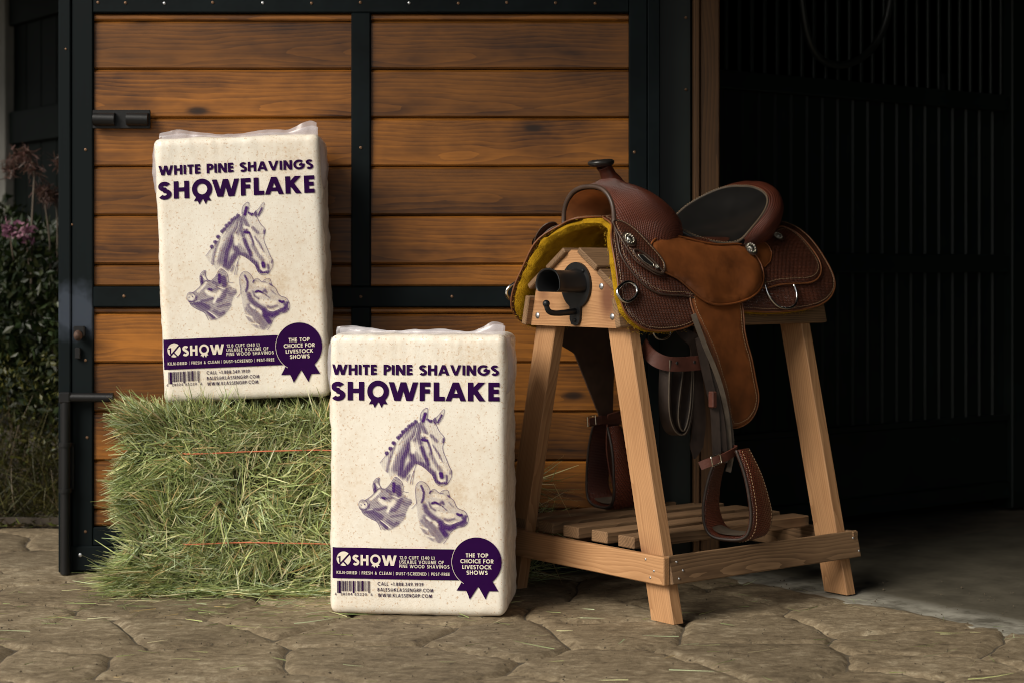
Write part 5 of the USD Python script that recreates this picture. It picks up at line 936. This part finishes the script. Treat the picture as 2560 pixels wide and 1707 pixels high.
# fenders hang flat below the jockeys
def hang(bc):
    def f(a, z, h):
        a, z, h = np.broadcast_arrays(np.asarray(a, float), np.asarray(z, float), np.asarray(h, float)); sg = np.sign(z); z = np.abs(z)
        return np.stack([a, sg * (np.interp(z, np.r_[0.44, 0.55, PRO[::-1, 1]], np.r_[0.229, 0.236, PRO[::-1, 0]]) + bc + h), z], -1)
    return f
FE = [(0.205, 0.815), (0.372, 0.815), (0.378, 0.72), (0.389, 0.661), (0.412, 0.580), (0.423, 0.531), (0.414, 0.500), (0.395, 0.478), (0.366, 0.465), (0.330, 0.463), (0.310, 0.488), (0.293, 0.553), (0.271, 0.605), (0.238, 0.686), (0.210, 0.745)]
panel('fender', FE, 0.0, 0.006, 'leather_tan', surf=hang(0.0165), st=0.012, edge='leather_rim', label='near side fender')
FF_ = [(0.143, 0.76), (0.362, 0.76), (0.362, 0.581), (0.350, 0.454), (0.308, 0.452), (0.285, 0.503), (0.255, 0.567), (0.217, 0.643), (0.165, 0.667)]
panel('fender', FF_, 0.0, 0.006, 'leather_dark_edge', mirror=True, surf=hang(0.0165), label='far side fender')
# stirrup leathers, near side
ad = (1, 0, 0)
for nm, pts, w, dz, mat in (('stirrup_leather', [(0.186, 0.252, 0.760), (0.220, 0.262, 0.675), (0.251, 0.266, 0.614), (0.275, 0.268, 0.554), (0.292, 0.268, 0.490), (0.303, 0.266, 0.40)], 0.013, 0.005, 'strap_edge'),
                            ('stirrup_leather', [(0.205, 0.255, 0.70), (0.234, 0.258, 0.587), (0.250, 0.262, 0.524), (0.256, 0.262, 0.468), (0.262, 0.262, 0.375)], 0.022, 0.006, 'strap_dark'),
                            ('stirrup_leather', [(0.240, 0.256, 0.62), (0.262, 0.262, 0.54), (0.275, 0.266, 0.47), (0.284, 0.266, 0.375)], 0.017, 0.005, 'strap_dark'),
                            ('stirrup_leather', [(0.280, 0.258, 0.555), (0.302, 0.262, 0.49), (0.314, 0.262, 0.405), (0.302, 0.262, 0.35)], 0.014, 0.005, 'strap_edge')):
    obj(nm, loc(strap(smooth_line(pts, 24), (1, 0.5, 0), w, dz)), mat, sad, smooth=30)
obj('keeper', loc(box(0.232, 0.249, 0.258, 0.276, 0.520, 0.562, 0.003)), 'strap_red', sad)
hb = obj('hobble_strap', loc(strap(smooth_line([(0.200, 0.262, 0.372), (0.222, 0.282, 0.384), (0.250, 0.291, 0.391), (0.285, 0.291, 0.401), (0.315, 0.280, 0.408), (0.318, 0.255, 0.408)], 20), (0, 0, 1), 0.022, 0.004)), 'strap_red', sad, smooth=30)
bk = np.array([(0.206, 0.398), (0.238, 0.404), (0.244, 0.381), (0.212, 0.374)]); bk = np.c_[bk[:, 0], np.full(4, 0.296), bk[:, 1]]
obj('buckle', loc(tube(np.vstack([np.linspace(bk[i], bk[(i + 1) % 4], 5)[:-1] for i in range(4)]), 0.0021, 6, True)), 'silver', hb, smooth=True)
# stirrup: a bell-shaped loop, its wide side to the right
def stirrup(sg, shift, label, turn=0.0):
    lp = smooth_line([(0.290, 0.392), (0.312, 0.335), (0.326, 0.265), (0.328, 0.205), (0.312, 0.170), (0.262, 0.160), (0.212, 0.170), (0.196, 0.205), (0.198, 0.265), (0.214, 0.335), (0.238, 0.388)], 70)
    k = np.linspace(0, 1, 70); w = np.interp(k, [0, .12, .28, .42, .5, .58, .75, 1], [.060, .078, .102, .110, .106, .098, .066, .044]); fa = np.interp(k, [0, .28, .45, .55, .75, 1], [.268, .276, .272, .266, .262, .276])
    t = np.gradient(lp, axis=0); t /= np.linalg.norm(t, axis=1, keepdims=True); nn = np.c_[t[:, 1], -t[:, 0]]; nn *= np.sign(((lp - [0.262, 0.27]) * nn).sum(1, keepdims=True)); V = []
    for i in range(70):
        o_, i_ = lp[i] + nn[i] * 0.006, lp[i] - nn[i] * 0.007; a0, a1 = fa[i], fa[i] + w[i]; e = 0.005
        V.append([(a0, *i_), (a0 - 0.001, *(0.5 * (o_ + i_))), (a0 + e, *o_), ((a0 + a1) / 2, *(o_ + nn[i] * 0.002)), (a1 - e, *o_), (a1 + 0.001, *(0.5 * (o_ + i_))), (a1, *i_)])
    V = np.array(V); ct, sn2 = math.cos(turn), math.sin(turn); q = V - [0.30, 0.262, 0]; V = np.stack([q[..., 0] * ct + q[..., 1] * sn2 + 0.30, -q[..., 0] * sn2 + q[..., 1] * ct + 0.262, q[..., 2]], -1); V = (V + np.array(shift)) * [1, sg, 1]
    m = trimesh.Trimesh(Lc(V.reshape(-1, 3)), grid_faces(70, 7, True), process=False); dl = np.cumsum(np.r_[0, np.linalg.norm(np.diff(lp, axis=0), axis=1)])
    o = obj('stirrup', m, 'leather_swell', sad, smooth=35 if False else True, uv=np.stack([np.repeat(np.linspace(0, 0.11, 7)[None], 70, 0), np.repeat(dl[:, None], 7, 1)], -1).reshape(-1, 2), label=label)
    obj('edge_binding', tube(Lc(V[:, 1]), 0.0042, 6), 'strap_dark', o, smooth=True); obj('edge_binding', tube(Lc(V[:, 5]), 0.0042, 6), 'strap_dark', o, smooth=True)
    S_ = [dashes(V[:34, j] + np.array([0.005 * s_, 0, 0]) , 0.0085, 0.0009, np.array([0, 0.0035 * sg, 0])) for j, s_ in ((2, 1), (4, -1))]
    obj('stitching', cat_mesh(S_), 'stitch', o, kind='stuff')
    tr = V[28:44].copy(); obj('tread', trimesh.Trimesh(Lc(np.concatenate([tr[:, :1] + [0.012, 0, 0.004], tr[:, 6:] + [-0.012, 0, 0.004]], 1).reshape(-1, 3)), grid_faces(16, 2), process=False), 'strap_edge', o)
    return o
stirrup(1, (0, 0.020, 0.020), 'near side stirrup with tooled leather cover', 0.26)
stirrup(-1, (0.045, -0.005, 0.042), 'far side stirrup hanging behind the front leg')
obj('stirrup_leather', loc(strap(smooth_line([(0.345, -0.235, 0.47), (0.365, -0.262, 0.36), (0.395, -0.268, 0.26), (0.428, -0.268, 0.162)], 30), (1, 0, 0.3), 0.048, 0.005)), 'strap_red', sad, smooth=30, label='far side leather with a row of holes')
for k in range(7):
    t = k / 6; c = np.array([0.352 + 0.062 * t, -0.2655 if t > .2 else -0.252, 0.425 - 0.215 * t]); s = trimesh.creation.icosphere(1, 0.0052); s.apply_scale([1, 0.3, 1]); s.apply_translation(c + [0, 0.004, 0]); obj('hole', loc(s), 'horn_black', sad)
obj('hobble_strap', loc(strap([(0.262, -0.245, 0.446), (0.30, -0.238, 0.452), (0.375, -0.240, 0.447)], (0, 0, 1), 0.024, 0.004)), 'strap_red', sad)
obj('buckle', loc(tube(np.array([(0.250, -0.240, 0.462), (0.276, -0.236, 0.466), (0.278, -0.236, 0.440), (0.252, -0.240, 0.436)]), 0.0022, 6, True)), 'silver', sad)
# latigo: folded tie strap hanging in front of the fender
obj('latigo', loc(strap(smooth_line([(0.165, 0.212, 0.735), (0.185, 0.224, 0.708), (0.212, 0.228, 0.690), (0.225, 0.225, 0.66), (0.226, 0.222, 0.62), (0.232, 0.220, 0.54), (0.240, 0.216, 0.47), (0.226, 0.214, 0.385)], 40), (1, 0.15, 0), np.interp(np.linspace(0, 1, 40), [0, .3, .8, .93, 1], [.03, .038, .042, .040, .004]), 0.0045)), 'strap_dark', sad, smooth=30)
lb = obj('latigo_wrap', loc(strap(smooth_line([(0.085, 0.175, 0.685), (0.082, 0.20, 0.660), (0.100, 0.226, 0.640), (0.140, 0.238, 0.634), (0.190, 0.240, 0.634), (0.240, 0.236, 0.638), (0.262, 0.215, 0.645)], 40), (0, 0, 1), 0.037, 0.0045)), 'strap_red', sad, smooth=30, label='purplish brown strap wrapped round the folded latigo')
for a in (0.138, 0.200):
    s = trimesh.creation.icosphere(1, 0.0048); s.apply_scale([1, 0.3, 1]); s.apply_translation([a, 0.2428, 0.637]); obj('hole', loc(s), 'horn_black', lb)
for pts, w in (([(0.118, 0.222, 0.645), (0.122, 0.214, 0.56), (0.132, 0.210, 0.49), (0.158, 0.208, 0.455), (0.184, 0.206, 0.452), (0.206, 0.204, 0.486), (0.216, 0.205, 0.56), (0.210, 0.212, 0.643)], 0.034), ([(0.176, 0.216, 0.645), (0.162, 0.212, 0.54), (0.164, 0.210, 0.475), (0.179, 0.208, 0.460), (0.196, 0.208, 0.487), (0.208, 0.208, 0.57), (0.207, 0.214, 0.643)], 0.030)):
    q = smooth_line(pts, 60); obj('latigo_loop', loc(strap(q, (0.35, 1, 0), w, 0.004)), 'strap_dark', sad, smooth=30)
    obj('edge_binding', loc(tube(q + [0, w / 2 * 0.92, 0], 0.0021, 5)), 'strap_edge', sad, smooth=True)
obj('cinch_ring', loc(tube(np.array([(0.135 + 0.03 * math.cos(t), 0.19, 0.715 + 0.02 * math.sin(t)) for t in np.arange(0, 6.28, .3)]), 0.0028, 6, True)), 'chrome', sad, smooth=True)
# ------------------------------------------------------------------ planting left of the door
def leafy(n, cx, cy, rx, ry, z0, h, size, pal, seed, power=0.5):
    r = np.random.default_rng(seed); u = r.normal(size=(n, 3)); u /= np.linalg.norm(u, axis=1, keepdims=True); rad = r.random(n) ** (power / 2.2)
    lump = 0.72 + 0.5 * meshkit.fbm(u * 2.6 + seed, 3); p = u * (rad * lump)[:, None] * [rx, ry, h / 2] + [cx, cy, z0 + h / 2]; p[:, 2] = np.maximum(p[:, 2], z0 + 0.01)
    t = r.normal(size=(n, 3)) + u * 0.8 + [0, 0, 0.3]; t /= np.linalg.norm(t, axis=1, keepdims=True); s = np.cross(t, r.normal(size=(n, 3))); s /= np.linalg.norm(s, axis=1, keepdims=True); L_ = r.uniform(0.7, 1.4, (n, 1)) * size
    nn = np.cross(t, s); V = np.stack([p, p + t * L_ * .45 + s * L_ * .24 - nn * L_ * 0.05, p + t * L_, p + t * L_ * .45 - s * L_ * .24 - nn * L_ * 0.05], 1); F = (np.arange(n)[:, None, None] * 4 + np.array([(0, 1, 2), (0, 2, 3)])[None]).reshape(-1, 3)
    col = 0.42 * np.array(pal)[r.integers(0, len(pal), n)] * r.uniform(0.7, 1.3, (n, 1)); return trimesh.Trimesh(V.reshape(-1, 3), F, process=False), np.repeat(col, 4, 0)
GP = [(0.030, 0.055, 0.016), (0.045, 0.075, 0.020), (0.022, 0.042, 0.014), (0.065, 0.085, 0.022), (0.05, 0.06, 0.015)]
def shrub(name, label, cat, x, y, rx, ry, z0, h, n, size, pal, seed):
    t = thing(name, label, cat, (x, y, 0)); m, c = leafy(n, 0, 0, rx, ry, z0, h, size, pal, seed); obj('foliage', m, 'leaf', t, tint=c, kind='stuff')
    r = np.random.default_rng(seed + 50)
    for k in range(4):
        e = np.array([r.uniform(-rx, rx) * 0.6, r.uniform(-ry, ry) * 0.6, z0 + h * 0.75]); obj('stem', tube(smooth_line([(0.02 * k, 0, 0), e * [0.4, 0.4, 0.5] + [0, 0, 0.02], e], 10), np.linspace(0.012, 0.003, 10), 5), 'bark', t, smooth=True)
    return t
shrub('green_shrub', 'dense dark green shrub left of the barn door', 'shrub', -1.98, 7.15, 0.52, 0.55, 0.30, 0.78, 9000, 0.042, GP, 3)
shrub('green_shrub', 'lower dark green shrub half hidden behind the door\'s left edge', 'shrub', -1.66, 6.85, 0.36, 0.35, 0.16, 0.74, 5000, 0.040, GP, 9)
shrub('green_shrub', 'dark shrub at the picture\'s left edge, tallest of the three', 'shrub', -2.35, 7.5, 0.42, 0.45, 0.30, 0.92, 6000, 0.042, GP, 15)
wt = UsdGeom.Xform.Define(stage, path_for('weeds')).GetPrim(); tag(wt, 'yellow green weeds and long grass under the shrubs', 'weeds', kind='stuff')
n = 5200; r7 = np.random.default_rng(70)
root = np.c_[r7.uniform(-2.7, -1.25, n), 6.02 + r7.random(n) ** 1.3 * 0.75, np.full(n, 0.025)]; root[:, 2] += np.clip(root[:, 1] - 6.1, 0, 1) * 0.5 * r7.random(n)
d = np.c_[r7.normal(0, 0.8, n), r7.normal(-0.25, 0.5, n), np.abs(r7.normal(0.8, 0.5, n))]; wc = np.array([(0.10, 0.10, 0.022), (0.15, 0.13, 0.03), (0.07, 0.075, 0.02), (0.16, 0.11, 0.045), (0.06, 0.05, 0.03)])[r7.choice(5, n, p=[.3, .22, .22, .14, .12])] * r7.uniform(0.3, 0.6, (n, 1))
m, c = blades(root, d, r7.uniform(0.06, 0.30, n) * (0.5 + 0.6 * np.clip((root[:, 1] - 6.05) / 0.4, 0, 1)), r7.uniform(0.002, 0.005, n), wc, bend=0.5, r=r7); m.vertices[:, 2] = np.maximum(m.vertices[:, 2], 0.02)
obj('weed_blades', m, 'blade', wt, tint=c, kind='stuff')
m, c = leafy(3500, 0, 0, 0.75, 0.35, 0.0, 0.55, 0.022, [(0.12, 0.13, 0.02), (0.17, 0.16, 0.03), (0.06, 0.08, 0.02)], 21); m.apply_translation([-1.75, 6.45, 0.02]); obj('weed_leaves', m, 'leaf', wt, tint=c, kind='stuff')
# moss and leaf litter along the edge of the paving
n = 2600; root = np.c_[r7.uniform(-2.8, -1.2, n), 5.98 + np.abs(r7.normal(0, 0.07, n)), np.full(n, 0.006)]
m, c = blades(root, r7.normal(size=(n, 3)) * [1, 1, 0.25] + [0, 0, 0.15], r7.uniform(0.012, 0.05, n), r7.uniform(0.004, 0.010, n), np.array([(0.10, 0.12, 0.02), (0.06, 0.05, 0.03), (0.14, 0.10, 0.05)])[r7.integers(0, 3, n)] * r7.uniform(0.6, 1.2, (n, 1)), seg=2, r=r7); m.vertices[:, 2] = np.maximum(m.vertices[:, 2], 0.004)
obj('leaf_litter', m, 'leaf', tint=c, kind='stuff', label='moss and leaf litter along the paving edge, left of the door', cat='leaf litter')
# dried flower stalks and pink flowers
def stalk(label, x, y, pts, heads, seed):
    t = thing('dried_stalk', label, 'dried plant', (x, y, 0)); r = np.random.default_rng(seed)
    obj('stem', tube(smooth_line(pts, 24), np.linspace(0.006, 0.003, 24), 6), 'strap_edge', t, smooth=True)
    for hx, hz in heads:
        n = 120; m, c = blades(np.tile([hx, 0, hz], (n, 1)) + r.normal(0, 0.014, (n, 3)), r.normal(size=(n, 3)) + [0, 0, -0.3], r.uniform(0.015, 0.05, n), r.uniform(0.002, 0.005, n), np.array([(0.12, 0.06, 0.05), (0.09, 0.05, 0.035)])[r.integers(0, 2, n)], seg=2, r=r); obj('seed_head', m, 'leaf', t, tint=c, kind='stuff')
k6 = 6.8 / 4400; sx = lambda u: (u - 1280) * k6; sz = lambda v: EYE - (v - 676) * k6
stalk('dried stalk with a drooping arched head, left of the door', sx(80), 6.8, [(0, 0, 0.5), (0.0, 0, sz(560)), (0.008, 0, sz(460)), (0.004, 0, sz(410)), (-0.02, 0, sz(388)), (-0.06, 0, sz(400)), (-0.085, 0, sz(430))], [(-0.02, sz(385)), (-0.06, sz(398)), (-0.085, sz(425)), (0.0, sz(420))], 1)
stalk('short dried stalk with two brown heads, nearer the door edge', sx(112), 6.85, [(0, 0, 0.5), (0.004, 0, sz(590)), (-0.010, 0, sz(520)), (-0.016, 0, sz(475))], [(-0.016, sz(472)), (-0.008, sz(485))], 2)
stalk('thin dried stalk rising close to the door\'s outer stile', sx(127), 6.9, [(0, 0, 0.5), (0.0, 0, sz(590)), (-0.004, 0, sz(520)), (-0.012, 0, sz(490))], [(0.012, sz(400)), (-0.012, sz(488))], 3)
for x, v, lb, sd in ((33, 577, 'pale pink flower cluster on the shrub, farther left', 5), (72, 585, 'larger pink flower cluster on the shrub, nearer the door', 6)):
    t = thing('pink_flowers', lb, 'flowers', (sx(x), 6.75, sz(v))); r = np.random.default_rng(sd); n = 60
    m, c = blades(r.normal(0, 0.016, (n, 3)), r.normal(size=(n, 3)) + [0, 0, 0.5], r.uniform(0.012, 0.03, n), r.uniform(0.008, 0.014, n), np.array([(0.22, 0.085, 0.15), (0.28, 0.14, 0.19)])[r.integers(0, 2, n)], seg=2, r=r); obj('petals', m, 'leaf', t, tint=c)
    obj('stem', tube([(0, 0, 0), (0.01, 0.02, -0.12)], 0.003, 5), 'bark', t)
